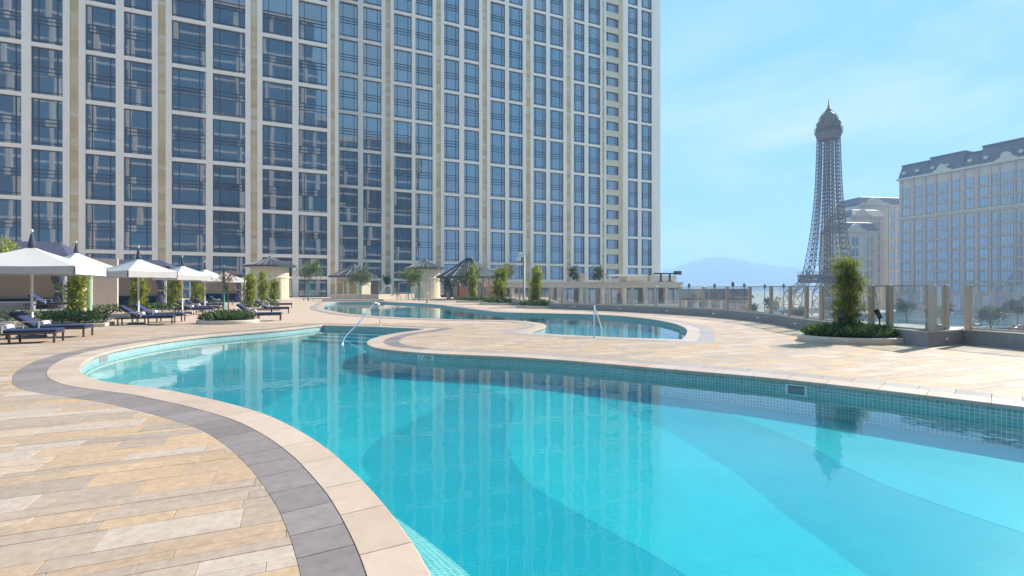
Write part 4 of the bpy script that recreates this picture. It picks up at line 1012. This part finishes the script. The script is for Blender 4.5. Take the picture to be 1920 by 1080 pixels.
def bed(p, lx, ly, rz, label, seed, n=700, hedge=.42, kerb=.14):
    """straight bed with a kerb and a loose low hedge"""
    o = empty('hedge_bed', (p.x,p.y,0), rz, label=label, cat='planter', group='low hedge beds'); r_ = random.Random(seed); m = MB(); w = .16
    m.cbox((0,-ly/2+w/2,kerb/2),(lx,w,kerb),.015); m.cbox((0,ly/2-w/2,kerb/2),(lx,w,kerb),.015); m.cbox((-lx/2+w/2,0,kerb/2),(w,ly-2*w-.004,kerb),.015); m.cbox((lx/2-w/2,0,kerb/2),(w,ly-2*w-.004,kerb),.015); m.obj('kerb', kerbcream_m, o)
    m = MB(); m.box((-lx/2+w,-ly/2+w,0),(lx/2-w,ly/2-w,kerb-.03)); m.obj('soil', soil_m, o)
    m = MB(); fn = lambda: (r_.uniform(-lx/2+w,lx/2-w),r_.uniform(-ly/2+w,ly/2-w),kerb+r_.random()*hedge*.75); cover(m, fn, n, .17, .05, r_, .7, (0,.1)); m.obj('hedge', cover_m, o, kind='stuff'); return o
def tree_meshes(seed, H, cr_r, cr_h, n, L, W, trunk=.05, lean=.1):
    r_ = random.Random(seed); tk = MB(); cr = MB(); base = H-cr_h; tips = []
    top = Vector((r_.uniform(-lean,lean),r_.uniform(-lean,lean),base+cr_h*.35)); tk.tube([(0,0,0),tuple(top*.5+Vector((r_.uniform(-.04,.04),0,0))),tuple(top)],[trunk,trunk*.8,trunk*.55],7)
    for i in range(11):
        t = r_.uniform(0,6.28); a = top*r_.uniform(.7,1.0); d = Vector((math.cos(t)*cr_r*r_.uniform(.4,.95),math.sin(t)*cr_r*r_.uniform(.4,.95),cr_h*r_.uniform(-.05,.6))); b = top+d; mid_ = (a+b)/2+Vector((0,0,.12*cr_h)); tk.tube([a,mid_,b],[trunk*.45,trunk*.28,trunk*.1],5); tips += [b,mid_*.4+b*.6,mid_]
    for i in range(int(n/22)):
        c = r_.choice(tips)+rv(r_)*cr_r*.32; tn = r_.uniform(.55,1.25)
        for j in range(22):
            o = rv(r_); p = c+o*cr_r*.26; k = tn*r_.uniform(.75,1.2); leaf(cr, p, o+rv(r_)*.6+Vector((0,0,.15)), Vector((r_.uniform(-.5,.5),r_.uniform(-.5,.5),1)), L*r_.uniform(.6,1.2), W, (k,k,k))
    return tk, cr
def tree(p, label, seed, H, r_, h, n, mat, L=.12, W=.05, stakes=0, z=0.0, group=None, cat='tree', name='young_tree', trunk=.05):
    o = empty(name, (p.x,p.y,z), 0, label=label, cat=cat, group=group); tk, cr = tree_meshes(seed,H,r_,h,n,L,W,trunk); tk.obj('trunk', bark_m, o); cr.obj('crown', mat, o)
    for i in range(stakes):
        t = 2*math.pi*i/stakes+.5; m = MB(); m.tube([(math.cos(t)*.55,math.sin(t)*.55,0),(math.cos(t)*.07,math.sin(t)*.07,H*.52)],.035,6); m.obj('stake', green2_m, o)
    return o
green2_m = flat('stake_paint', (.04,.25,.19), .5)

# planters and bamboo, left to right
pA = gp(140,612); bed(pA, 2.3, 1.3, ROT, 'hedge bed with a bamboo column and green post behind the nearest loungers', 21, 1500, .5)
pB = gp(428,605.5); planter('round_planter', pB, 1.22, .95, ROT*.2, 'oval bed with a bare reddish tree on the deck left of the near pool', 22, 1500, .15, .26, .42)
pC = gp(1597,640.5); PCC = Vector((pC.x+.05,pC.y+.1)); planter('round_planter', PCC, 1.36, .95, -.12, 'large oval bed with dark bamboo and two spotlights by the right fence', 23, 3600, .17, .22, .34)
m_ = [(gp(1007,577.2),1.55,.9,'oval bed with bright bamboo and a lamp post beside the far pool'),(gp(937,571.0),1.85,1.0,'middle oval bed with bamboo along the far pool edge'),(gp(889,566.6),1.9,1.0,'farthest oval bed with bamboo along the far pool edge')]
for i,(p,a,b,l) in enumerate(m_): planter('round_planter', p, a, b, .1, l, 30+i, 900, .17, .3, .5)
bamboo(gp(139,606), 2.5, 'bamboo column beside the green post behind the nearest loungers', 0, 1.0)
bamboo(at(262,27.5), 2.55, 'bamboo column behind the second umbrella pole', 1, 1.0)
bamboo(at(326,34), 2.4, 'bamboo column between the two cabanas behind the third umbrella', 0, 1.15)
bamboo(at(371,42), 2.5, 'bamboo column behind the fourth umbrella pole', 1, 1.1)
bamboo(at(466,34), 2.55, 'bamboo column left of the round kiosk, nearest of three', 0, 1.0)
bamboo(at(494,43), 3.0, 'tall middle bamboo column in front of the round kiosk', 1, .85)
bamboo(at(513,46), 2.4, 'shortest bamboo column beside the round kiosk door', 0, 1.05)
bamboo(gp(887,565.5), 4.0, 'thin bamboo clump in the farthest oval bed by the pool', 1, .75)
bamboo(gp(938,569.5), 3.55, 'yellowing bamboo clump in the middle oval bed by the pool', 0, 1.1)
bamboo(gp(1003,575.5), 3.3, 'bright upright bamboo column next to the grey lamp post', 0, .95)
o = empty('bamboo_shrub', (PCC.x-.0,PCC.y+.15,.1), 0, label='large dark green bamboo column in the oval bed by the right fence', cat='shrub', group='clipped bamboo columns')
c, s_ = bamboo_meshes(9, 2.25, .34, 9500, .13, .022, 16, .4); c.obj('leaves', bamboo2_m, o); s_.obj('stems', green_m, o)
for i,(dx,dy,tl,lab) in enumerate(((-.52,-.35,.5,'black spotlight left of the large bamboo'),(.62,-.25,-.5,'black spotlight right of the large bamboo'))):
    o = empty('garden_spotlight', (PCC.x+dx,PCC.y+dy,.12), 0, label=lab, cat='spotlight', group='spotlights in the oval bed'); m = MB(); m.tube([(0,0,0),(0,0,.60)],.018,8); m.obj('stem', black_m, o)
    m = MB(); d = Vector((tl*.5,.25,.8)).normalized(); m.tube([Vector((0,0,.58))-d*.05,Vector((0,0,.60))+d*.2],[.055,.065],12); m.obj('lamp_head', black_m, o)
    m = MB(); m.tube([Vector((0,0,.60))+d*.2,Vector((0,0,.60))+d*.205],.058,12); m.obj('lens', lampglow_m, o)
# hedge strips between loungers and cabanas
for i,(u,d,lx,ly,lab) in enumerate(((222,26,3.0,.9,'low hedge strip behind the second pair of loungers'),(318,28.5,2.4,.9,'low hedge strip behind the third pair of loungers'),(30,19.5,3.4,.8,'low hedge strip at the left edge behind the nearest umbrella'),(375,36,3.0,.9,'low hedge strip below the fourth umbrella'),(487,33,2.6,.8,'low hedge strip behind the loungers left of the round kiosk'))):
    bed(at(u,d), lx, ly, ROT, lab, 50+i, 700, .55)
T = [((578,58),'small leafy tree with teal stakes right of the round kiosk',4.6,1.45,2.5,1500,fresh_m,4),((676,58),'pale olive tree in front of the wooden-door kiosk',4.2,1.3,2.8,1500,olive_m,0),((786,58),'yellow-green tree with teal stakes by the raised spa',3.9,1.2,2.4,1400,fresh_m,4),((766,64),'slim tree with teal stakes behind the raised spa',3.9,1.2,1.8,900,fresh_m,3),
     ((880,60),'dark leafy tree in front of the big slate pavilion',4.0,1.5,2.6,1500,cover_m,0),((948,60),'tall sparse tree right of the big slate pavilion',4.6,1.7,2.6,1300,olive_m,0),((845,66),'low bushy tree under the big pavilion eaves',3.0,1.7,2.0,1200,fresh_m,0)]
for i,((u,d),lab,H,r_,h,n,mt,st) in enumerate(T): tree(at(u,d), lab, 70+i, H, r_, h, n, mt, .26, .11, st, group='young trees on the terrace')
tree(pB, 'bare reddish young tree tied to a green stake in the oval bed', 88, 2.5, .55, 1.5, 420, dry_m, .12, .04, 0, .1, 'young trees on the terrace', trunk=.03)
m = MB(); m.tube([(0,0,.1),(0,0,2.35)],.045,7); m.obj('tree_stake', green2_m, None, (pB.x-.16,pB.y-.05,0), label='upright green stake beside the bare reddish tree', cat='stake')
tree(at(726,66), 'round clipped topiary ball behind the raised spa', 91, 3.05, .55, 1.3, 1800, cover_m, .2, .09, 0, 0, 'topiary', 'topiary', 'topiary_tree', .06)
for i,(u,lab) in enumerate(((1078,'dark conical tree on the podium roof left of the roof pier'),(1121,'dark conical tree on the podium roof right of the roof pier'))):
    q = at(u,PD+3.5); o = empty('conical_tree', (q.x,q.y,zt_), i, label=lab, cat='tree', group='conical roof trees'); c, s_ = bamboo_meshes(130+i, 2.9, .95, 1800, .3, .12, 9); c.obj('crown', cover_m, o); s_.obj('trunk', bark_m, o)
tree(at(-6,22), 'yellowing tree crown cut by the left edge', 99, 3.6, .9, 1.6, 900, bamboo_m, .16, .06, group='young trees on the terrace')
CT = [((1445,150),7,'dark street tree below the gap left of the lattice tower'),((1497,118),6,'street tree left of the lattice tower legs'),((1765,128),6,'street tree in front of the long hotel'),((1858,112),6,'street tree at the foot of the long hotel'),((1908,135),7,'street tree at the right edge below the hotel'),((1402,128),6.5,'street tree beside the low street building'),((1700,150),7,'street tree between the stepped pavilions and the long hotel')]
for i,((u,d),H,lab) in enumerate(CT): tree(at(u,d), lab, 110+i, H, 2.6, 4.2, 900, citytree_m, .7, .32, 0, GZ, 'street trees beyond the fence', name='street_tree', trunk=.22)
car0 = empty('parked_car')
def car_body(m, sec):
    n = len(sec[0][1]); vs_ = [(x,y,z) for x,pr in sec for y,z in pr]; m.add(vs_, [(k*n+i,k*n+(i+1)%n,(k+1)*n+(i+1)%n,(k+1)*n+i) for k in range(len(sec)-1) for i in range(n)]+[tuple(range(n))[::-1],tuple(range((len(sec)-1)*n,len(sec)*n))], None, True)
pr = lambda w,z0,z1: [(-w,z0),(w,z0),(w*1.03,(z0+z1)/2),(w*.93,z1),(-w*.93,z1),(-w*1.03,(z0+z1)/2)]
CARC = [flat('car_white',(.75,.75,.74),.25),flat('car_red',(.35,.03,.03),.25),flat('car_grey',(.22,.23,.25),.25)]
m = MB(); car_body(m,[(-2.2,pr(.75,.4,.7)),(-2.05,pr(.86,.28,.85)),(-.9,pr(.9,.25,.92)),(.9,pr(.9,.25,.9)),(1.9,pr(.86,.28,.8)),(2.2,pr(.72,.4,.65))]); m.obj('body', CARC[0], car0)
m = MB(); car_body(m,[(-1.75,pr(.7,.88,.92)),(-1.0,pr(.68,.88,1.42)),(.25,pr(.68,.88,1.44)),(1.0,pr(.7,.86,.9))]); m.obj('cabin', black_m, car0)
for x in (-1.35,1.35):
    for y in (-.85,.85): m = MB(); m.tube([(x,y-.1,.32),(x,y+.1,.32)],.32,14); m.obj('wheel', black_m, car0)
for i,(u,mt,lab) in enumerate(((1850,0,'white car on the street at the foot of the long hotel'),(1890,1,'red car on the street near the right edge'),(1780,2,'grey car on the street right of the large bamboo'))):
    o = car0 if i == 0 else copy_tree(car0); k = (u-960)/FOC; t_ = math.tan(R(12)); yy = (ra.y-t_*ra.x)/(1-t_*k); o.location = (k*yy,yy-(2.4 if i%2 else -2.4),GZ+.03); o.rotation_euler = (0,0,R(12)+(math.pi if i%2 else 0)); tag(o, lab, 'car', 'cars on the street below')
    if i:
        for ch in o.children:
            if ch.name.startswith('body'): ch.data = ch.data.copy(); ch.data.materials[0] = CARC[mt]

# ------------------------------------------------------------------ umbrellas
def umbrella(p, Rr, ang, z_val, z_edge, z_peak, label, z=0.0):
    o = empty('pool_umbrella', (p.x,p.y,z), 0, label=label, cat='umbrella', group='white umbrellas over the loungers')
    m = MB(); m.tube([(0,0,0),(0,0,z_peak-.05)],.032,10); m.obj('pole', whitemetal_m, o)
    m = MB(); m.lathe([(.36,-.011),(.36,.05),(.33,.07),(.06,.075),(.05,.3)],20); m.obj('base', greykerb_m, o)
    cs = [Vector((math.cos(ang+i*math.pi/2),math.sin(ang+i*math.pi/2),0))*Rr for i in range(4)]
    m = MB(); N = 10; K = 7; vs_ = []; fs = []
    for i in range(4):
        a, b = cs[i], cs[(i+1)%4]; base_ = len(vs_)
        for k in range(K+1):
            f = k/K
            for j in range(N+1):
                t = j/N; e = a+(b-a)*t; sag = -.05*math.sin(math.pi*t)*f*Rr*.4; q = e*f; zz_ = z_peak+(z_edge-z_peak)*(f**.86)+sag; vs_.append((q.x,q.y,zz_))
        for k in range(K):
            for j in range(N): A = base_+k*(N+1)+j; fs.append((A,A+N+1,A+N+2,A+1))
        b2 = len(vs_)
        for j in range(N+1):
            t = .015+.97*j/N; e = (a+(b-a)*t)*1.004; w = .012*math.sin(j*2.1+i); vs_ += [(e.x,e.y,z_edge-.05*math.sin(math.pi*t)*Rr*.4),(e.x*1.006+w,e.y*1.006+w,z_val+.006*math.sin(j*1.7))]
        for j in range(N): fs.append((b2+2*j,b2+2*j+1,b2+2*j+3,b2+2*j+2))
    m.add(vs_, fs, None, True); cn = m.obj('canopy', whitecloth_m, o)
    for i in range(4):
        c_ = cs[i]; m = MB(); m.beam((0,0,z_peak-.12),(c_.x*.985,c_.y*.985,z_edge-.03),.022); m.obj('rib', whitemetal_m, o)
        m = MB(); m.beam((c_.x*1.003,c_.y*1.003,z_edge-.02),(c_.x*1.01,c_.y*1.01,z_val+.02),.03,.012); m.obj('corner_tie', navy_m, cn)
    m = MB(); m.lathe([(.10*(Rr/1.7)**.5,z_peak-.06),(.09*(Rr/1.7)**.5,z_peak+.05),(.045,z_peak+.34),(.02,z_peak+.42)],8); m.obj('vent_cap', navyroof_m, o)
    m = MB(); m.lathe([(.012,z_peak+.42),(.035,z_peak+.46),(.035,z_peak+.49),(.01,z_peak+.53)],8); m.obj('finial', whitemetal_m, o); return o
umbrella(at(60,15.0), 2.04, R(70), 1.9, 2.15, 2.77, 'largest white umbrella over the nearest loungers at the left edge')
umbrella(at(143,24.0), 1.55, ROT, 2.3, 2.55, 3.27, 'white umbrella half hidden behind the largest one')
umbrella(at(259.6,20.6), 1.38, ROT, 1.93, 2.2, 2.75, 'white umbrella over the second pair of loungers')
umbrella(at(342,26.8), 1.38, ROT, 1.93, 2.2, 2.75, 'white umbrella over the third pair of loungers')
umbrella(at(384,32.0), 1.38, ROT, 1.93, 2.2, 2.75, 'fourth white umbrella of the row, behind the bare tree')
umbrella(at(420,38.0), 1.38, ROT, 1.93, 2.2, 2.75, 'farthest white umbrella, just left of the round kiosk')

# ------------------------------------------------------------------ sun loungers (foot end towards +x)
lng = empty('sun_lounger')
m = MB()
for y in (-.31,.31): m.cbox((.98,y,.27),(1.96,.045,.05),.008)
for x in (.05,.72,1.35,1.93): m.cbox((x,0,.272),(.04,.575,.04),.006)
m.obj('frame', brown_m, lng)
for x,y in ((.12,-.31),(.12,.31),(1.0,-.31),(1.0,.31),(1.92,-.31),(1.92,.31)):
    m = MB(); m.cbox((x,y,.122),(.045,.045,.244),.006); m.obj('leg', brown_m, lng)
def cushion(m, L, W, H, b=.03): m.cbox((L/2,0,H/2),(L,W,H),b)
m = MB(); cushion(m,1.27,.6,.08); m.obj('seat_cushion', navy_m, lng, (.70,0,.30))
m = MB(); cushion(m,.72,.6,.08); bk = m.obj('back_cushion', navy_m, lng, (.72,0,.31)); bk.rotation_euler = (0, R(180+38), 0); bk.scale = (1,1,-1)
m = MB(); m.box((0,-.30,-.03),(.72,.30,0)); b2 = m.obj('back_frame', brown_m, lng, (.72,0,.30)); b2.rotation_euler = (0, R(180+38), 0); b2.scale = (1,1,-1)
for y in (-.34,.34):
    m = MB(); m.cbox((.68,y,.50),(.42,.05,.03),.006); m.cbox((.86,y,.39),(.03,.04,.2),.004); m.cbox((.5,y,.39),(.03,.04,.2),.004); m.obj('armrest', armrest_m, lng)
tw = MB(); tw.tube([(0,-.2,.06),(0,.2,.06)],.065,12); tw_me = tw.mesh('rolled_towel', towel_m)
LG = [((110,640.5),'navy lounger cut by the left edge, nearest to the viewer'),((165,630.4),'navy lounger under the largest umbrella beside the hedge bed'),((325,606.8),'navy lounger in front of the second umbrella pole'),((343.5,602.3),'navy lounger behind the second umbrella pole'),
      ((400,588.2),'nearer navy lounger of the third pair, left of the bare tree'),((410,584.6),'farther navy lounger of the third pair, left of the bare tree'),((418,578),'navy lounger below the fourth umbrella'),((436,571.5),'navy lounger below the farthest umbrella'),
      ((526,600.5),'navy lounger just right of the bare tree'),((541,587),'middle navy lounger of the three before the round kiosk'),((547,577.5),'farthest navy lounger of the three before the round kiosk')]
TL = [l.replace('navy lounger','white rolled towel on the lounger') for _,l in LG]
UP = [((140,25.5),'dark lounger with raised back on the low platform by the left cabana')]
for i,((u,v),lab) in enumerate(LG+UP):
    o = lng if i == 0 else copy_tree(lng); g = gp(u,v) if i < len(LG) else at(u,v); rz = ROT+random.Random(i).uniform(-.05,.05); d = Vector((math.cos(rz),math.sin(rz))); q = g-d*1.92
    o.location = (q.x,q.y,0 if i < len(LG) else .4); o.rotation_euler = (0,0,rz); tag(o, lab, 'lounger', 'navy sun loungers')
    if i < len(LG):
        h = q+d*.86; inst(tw_me,'rolled_towel',None,(h.x,h.y,.385),rz,label=TL[i],cat='towel',group='rolled towels on the loungers')

q = at(140,25.5)-EX*.95; m = MB(); m.cbox((0,0,.2),(2.3,1.3,.4),.02); m.obj('lounger_platform', kerbcream_m, None, (q.x,q.y,0), ROT, label='low stone platform under the dark lounger by the left cabana', cat='platform')
# ------------------------------------------------------------------ cabanas, kiosks, pavilions
def cabana(p, w, dp, ze, zp, label, rz=ROT, sofa=True):
    o = empty('cabana', (p.x,p.y,0), rz, label=label, cat='cabana', group='navy roofed cabanas')
    m = MB(); ov = .35; r0 = [(-w/2-ov,-dp/2-ov),(w/2+ov,-dp/2-ov),(w/2+ov,dp/2+ov),(-w/2-ov,dp/2+ov)]; rr = w*.38
    vs_ = [(x,y,ze) for x,y in r0]+[(x,y,ze+.22) for x,y in r0]+[(-rr,0,zp),(rr,0,zp)]
    m.add(vs_, [(0,1,5,4),(1,2,6,5),(2,3,7,6),(3,0,4,7),(4,5,9,8),(5,6,9),(6,7,8,9),(7,4,8)]); m.obj('canopy_roof', navyroof_m, o)
    for x in (-w/2,w/2):
        for y in (-dp/2,dp/2):
            m = MB(); m.cbox((x,y,ze/2),(.14,.14,ze),.01); m.obj('post', whitemetal_m, o)
    for x in (-w/2+.3,w/2-.3):
        m = MB(); m.lathe([(.34,.02),(.30,.5),(.16,1.15),(.10,1.32),(.16,1.5),(.30,2.0),(.34,ze-.05)],14,(x,-dp/2+.05,0)); cu = m.obj('curtain', navyroof_m, o)
        m = MB(); m.lathe([(.112,1.28),(.112,1.36)],14,(x,-dp/2+.05,0)); m.obj('tie_band', towel_m, cu)
    m = MB(); m.box((-w/2-.1,dp/2+.1,0),(w/2+.1,dp/2+.3,ze-.2)); m.obj('back_wall', beige_m, o)
    m = MB(); m.box((w/2-.02,.1,0),(w/2+.16,dp/2+.1,ze-.3)); m.obj('side_wall', beige_m, o)
    if sofa:
        m = MB(); m.cbox((0,dp/2-.65,.22),(w-.6,.9,.42),.03); m.cbox((0,dp/2-.2,.62),(w-.6,.2,.5),.03); m.obj('sofa', navy_m, o)
        m = MB(); m.box((-w/2+.1,-dp/2+.1,.02),(-w/2+.18,dp/2,.85)); m.obj('screen', dark_m, o)
    return o
cabana(at(5,27.5), 6.6, 3.4, 2.9, 4.15, 'large navy roofed cabana with tied curtains at the left edge')
cabana(at(250,36.5), 4.6, 3.0, 2.85, 3.6, 'smaller navy roofed cabana behind the second umbrella')
cabana(at(410,52), 4.6, 3.0, 2.7, 3.3, 'distant cabana behind the farthest umbrellas')
pw = at(175,33); m = MB(); m.box((-1.2,0,0),(1.3,.25,3.5)); m.obj('garden_wall', beige_m, None, (pw.x,pw.y,0), ROT, label='tall beige wall panel between the two left cabanas', cat='wall')
gl_ = at(-14,24.6); m = MB(); m.cbox((0,0,.4),(3.2,.35,.8),.02); m.obj('low_wall', greykerb_m, None, (gl_.x,gl_.y,0), ROT, label='low dark wall in front of the large left cabana', cat='wall')
def kiosk(p, rw, re, ze, zp, label, mat, n=24, nr=8, door=True, z=0.0, wall=True, fin=True, ridge=0.0, rz=0.0, dmat=None):
    o = empty('garden_kiosk', (p.x,p.y,z), rz, label=label, cat='kiosk', group='slate roofed kiosks')
    if wall:
        m = MB(); m.lathe([(rw*1.03,-.012),(rw*1.03,.25),(rw,.27),(rw,ze*.62),(rw*1.03,ze*.63),(rw*1.03,ze*.68),(rw,ze*.69),(rw,ze)],n,sm=False); m.obj('wall', mat, o)
    else:
        for i in range(6):
            t = i*math.pi/3+.3; m = MB(); m.cbox((0,0,ze/2),(.42,.42,ze),.03); m.obj('column', mat, o, (math.cos(t)*rw,math.sin(t)*rw,0), t)
    m = MB(); ph = math.pi/nr; A = [(re*math.cos(ph+2*math.pi*k/nr),re*math.sin(ph+2*math.pi*k/nr)) for k in range(nr)]
    B = [(x*.06+(ridge if x > 0 else -ridge),y*.06) for x,y in A]; C = [(x*.45+(ridge*.8 if x > 0 else -ridge*.8),y*.45) for x,y in A]; zm = ze+(zp-ze)*.52
    vs_ = [(x,y,ze-.12) for x,y in A]+[(x,y,ze+.06) for x,y in A]+[(x,y,zm) for x,y in C]+[(x,y,zp) for x,y in B]
    m.add(vs_, [(k*nr+i,k*nr+(i+1)%nr,(k+1)*nr+(i+1)%nr,(k+1)*nr+i) for k in range(3) for i in range(nr)]+[tuple(range(nr))[::-1],tuple(range(3*nr,4*nr))]); rf = m.obj('slate_roof', slate_m, o)
    for i in range(nr):
        for f in (0,.5):
            j = (i+1)%nr; L_ = lambda S_: (S_[i][0]+(S_[j][0]-S_[i][0])*f, S_[i][1]+(S_[j][1]-S_[i][1])*f)
            a,b,c = L_(A),L_(C),L_(B); m = MB(); m.tube([(a[0],a[1],ze+.07),(b[0],b[1],zm+.02),(c[0],c[1],zp+.02)],.04,5); m.obj('roof_seam', greykerb_m, rf)
    m = MB(); m.lathe([(re*.07+ridge,zp),(re*.05+ridge,zp+.12),(.05,zp+.25)],10); m.obj('roof_cap', slate_m, rf)
    if door:
        for t in door:
            m = MB(); M_ = Matrix.Rotation(t,4,'Z'); m.m = M_; m.box((rw-.12,-.75,0),(rw+.05,.75,2.45)); d_o = m.obj('door_surround', mat, o)
            m = MB(); m.m = M_; m.box((rw,-.5,.02),(rw+.08,.5,2.2)); m.obj('door', dmat or wood_m, d_o)
    return o
kiosk(at(506,66), 2.35, 3.3, hz(499,66), hz(483,66), 'round cream stone kiosk with a shallow slate roof left of centre', cream_m, 24, 12, (R(-48),), dmat=dark_m)
kiosk(at(663,72), 2.5, 3.5, hz(518.5,72), hz(497,72), 'kiosk with wooden doors behind the pale olive tree', cream_m, 8, 8, (R(-75),R(-118)))
kiosk(at(798,74), 2.2, 2.9, hz(503,74), hz(488,74), 'slim kiosk with a round cream drum behind the raised spa', cream_m, 24, 12, ())
kiosk(at(880,67), 2.9, 4.6, hz(520,67), hz(486,67), 'big open pavilion with a steep seamed slate roof right of centre', cream_m, 8, 8, (), wall=False, ridge=.3)
# raised spa with its rail
a = at(708,60); sp = empty('raised_spa', (a.x,a.y,0), math.atan2(-.43,.9), label='raised beige spa basin wall at the far end of the pools', cat='spa')
m = MB(); m.cbox((-3.85,.15,.36),(7.7,.3,.72),.02); m.obj('front_wall', beige_m, sp)
m = MB(); m.cbox((.003,3.6,.36),(.3,7.2,.715),.02); m.obj('right_wall', kerbcream_m, sp)
m = MB(); m.box((-7.6,.31,0),(-.16,7.1,.55)); m.obj('basin', step_m, sp)
a2 = at(604,55); m = MB(); m.cbox((3.4,.2,.12),(6.8,.35,.26),.02); m.obj('low_step', kerbcream_m, None, (a2.x,a2.y,0), .02, label='long low stone step in front of the raised spa', cat='step')
def rail(name, pts, r_, label, seg=10):
    o = empty(name, (pts[0][0],pts[0][1],0), 0, label=label, cat='handrail', group='steel pool handrails'); base_ = Vector((pts[0][0],pts[0][1],0))
    P = [Vector(p)-base_ for p in pts]; out = []
    for i in range(len(P)-1):
        p0 = P[max(0,i-1)]; p1_ = P[i]; p2_ = P[i+1]; p3 = P[min(len(P)-1,i+2)]
        for j in range(seg): t = j/seg; out.append(.5*((2*p1_)+(p2_-p0)*t+(2*p0-5*p1_+4*p2_-p3)*t*t+(3*p1_-p0-3*p2_+p3)*t**3))
    out.append(P[-1]); m = MB(); m.tube(out, r_, 10); m.obj('tube', steel_m, o)
    m = MB(); m.lathe([(.06,0),(.06,.015),(.03,.03)],12,(0,0,.003)); m.obj('flange', steel_m, o); return o
g0 = gp(712,610.5); g1 = gp(645,636,WZ); 
rail('pool_handrail', [(g0.x,g0.y,0),(g0.x+.03,g0.y-.05,.4),(g0.x+.12,g0.y-.35,.80),(g0.x-.05,g0.y-.55,.93),(g0.x*.75+g1.x*.25,g0.y*.75+g1.y*.25,.82),(g0.x*.4+g1.x*.6,g0.y*.4+g1.y*.6,.32),(g1.x,g1.y,-.15),(g1.x+.1,g1.y-.3,FZ+.02)], .024, 'polished steel handrail curving down into the near pool steps')
g0 = gp(1114,632.3); g1 = gp(1133,629.5,WZ)
rail('pool_handrail', [(g0.x,g0.y-.12,0),(g0.x,g0.y-.02,.45),(g0.x+.03,g0.y+.15,.86),(g0.x+.05,g0.y+.3,.95),(g0.x+.12,g0.y+.5,.84),(g0.x+.32,g0.y+.62,.3),(g0.x+.45,g0.y+.68,WZ-.1),(g0.x+.5,g0.y+.7,FZ+.02)], .024, 'polished steel handrail at the near edge of the far pool')
g0 = at(712,59.5); rail('pool_handrail', [(g0.x,g0.y,.7),(g0.x+.5,g0.y,1.5),(g0.x+1.0,g0.y+.1,1.85),(g0.x+1.35,g0.y+.2,1.5),(g0.x+1.3,g0.y+.3,.7)], .05, 'small steel handrail on the raised spa')
g0 = gp(799.5,568.2); m = MB(); m.lathe([(.12,-.011),(.1,.9),(.12,1.0),(.05,1.05)],12); m.obj('pool_bollard', kerbcream_m, None, (g0.x,g0.y+.4,0), label='short stone bollard at the far pool corner', cat='bollard')
# lamp posts
def lamp_post(p, H, r_, label, head=True):
    o = empty('lamp_post', (p.x,p.y,0), 0, label=label, cat='lamp post', group='deck lamp posts'); m = MB(); m.lathe([(r_*1.6,-.011),(r_*1.6,.12),(r_,.16),(r_*.9,H)],14); m.obj('pole', green_m if not head else flat('grey_green_paint',(.22,.28,.26),.5), o)
    if head:
        m = MB(); m.cbox((-.25,0,H+.02),(.5,.10,.10),.01); m.obj('bracket', whitemetal_m, o)
        m = MB(); m.cbox((-.45,-.1,H-.22),(.36,.2,.30),.03); m.obj('floodlight', whitemetal_m, o); m = MB(); m.cbox((-.30,-.05,H+.22),(.26,.2,.26),.03); m.obj('floodlight', whitemetal_m, o)
    return o
lamp_post(gp(168,602.5), 2.3, .1, 'thick green post beside the bamboo behind the nearest loungers', False)
lamp_post(gp(982.5,574.0), 4.1, .09, 'grey-green lamp post with white floodlights beside the bright bamboo')
for i,(u,v) in enumerate(((868,561.5),(915,563),(928,563))):
    p = at(u,62); m = MB(); m.cbox((0,0,.85),(1.0,.05,1.7),.01); m.obj('privacy_panel', panel_m, None, (p.x,p.y,0), .1, label=['coral panel behind the fence at its far end','coral panel behind the middle oval bed','right-hand coral panel behind the middle oval bed'][i], cat='panel', group='coral panels behind the far fence')

# ------------------------------------------------------------------ haze in the air between here and the hills
hm = NT('haze_air'); hm.n.remove(hm.b); pv_ = hm.n.new('ShaderNodeVolumePrincipled'); pv_.inputs['Color'].default_value = (.46,.68,1,1); pv_.inputs['Density'].default_value = .0006; pv_.inputs['Anisotropy'].default_value = 0
hm.link(pv_.outputs[0], hm.out.inputs['Volume'])
m = MB(); m.box((-6500,-6500,GZ-1),(6500,6500,180)); m.obj('haze', hm.mat, label='thin pale haze hanging over the whole city', cat='haze', kind='stuff')
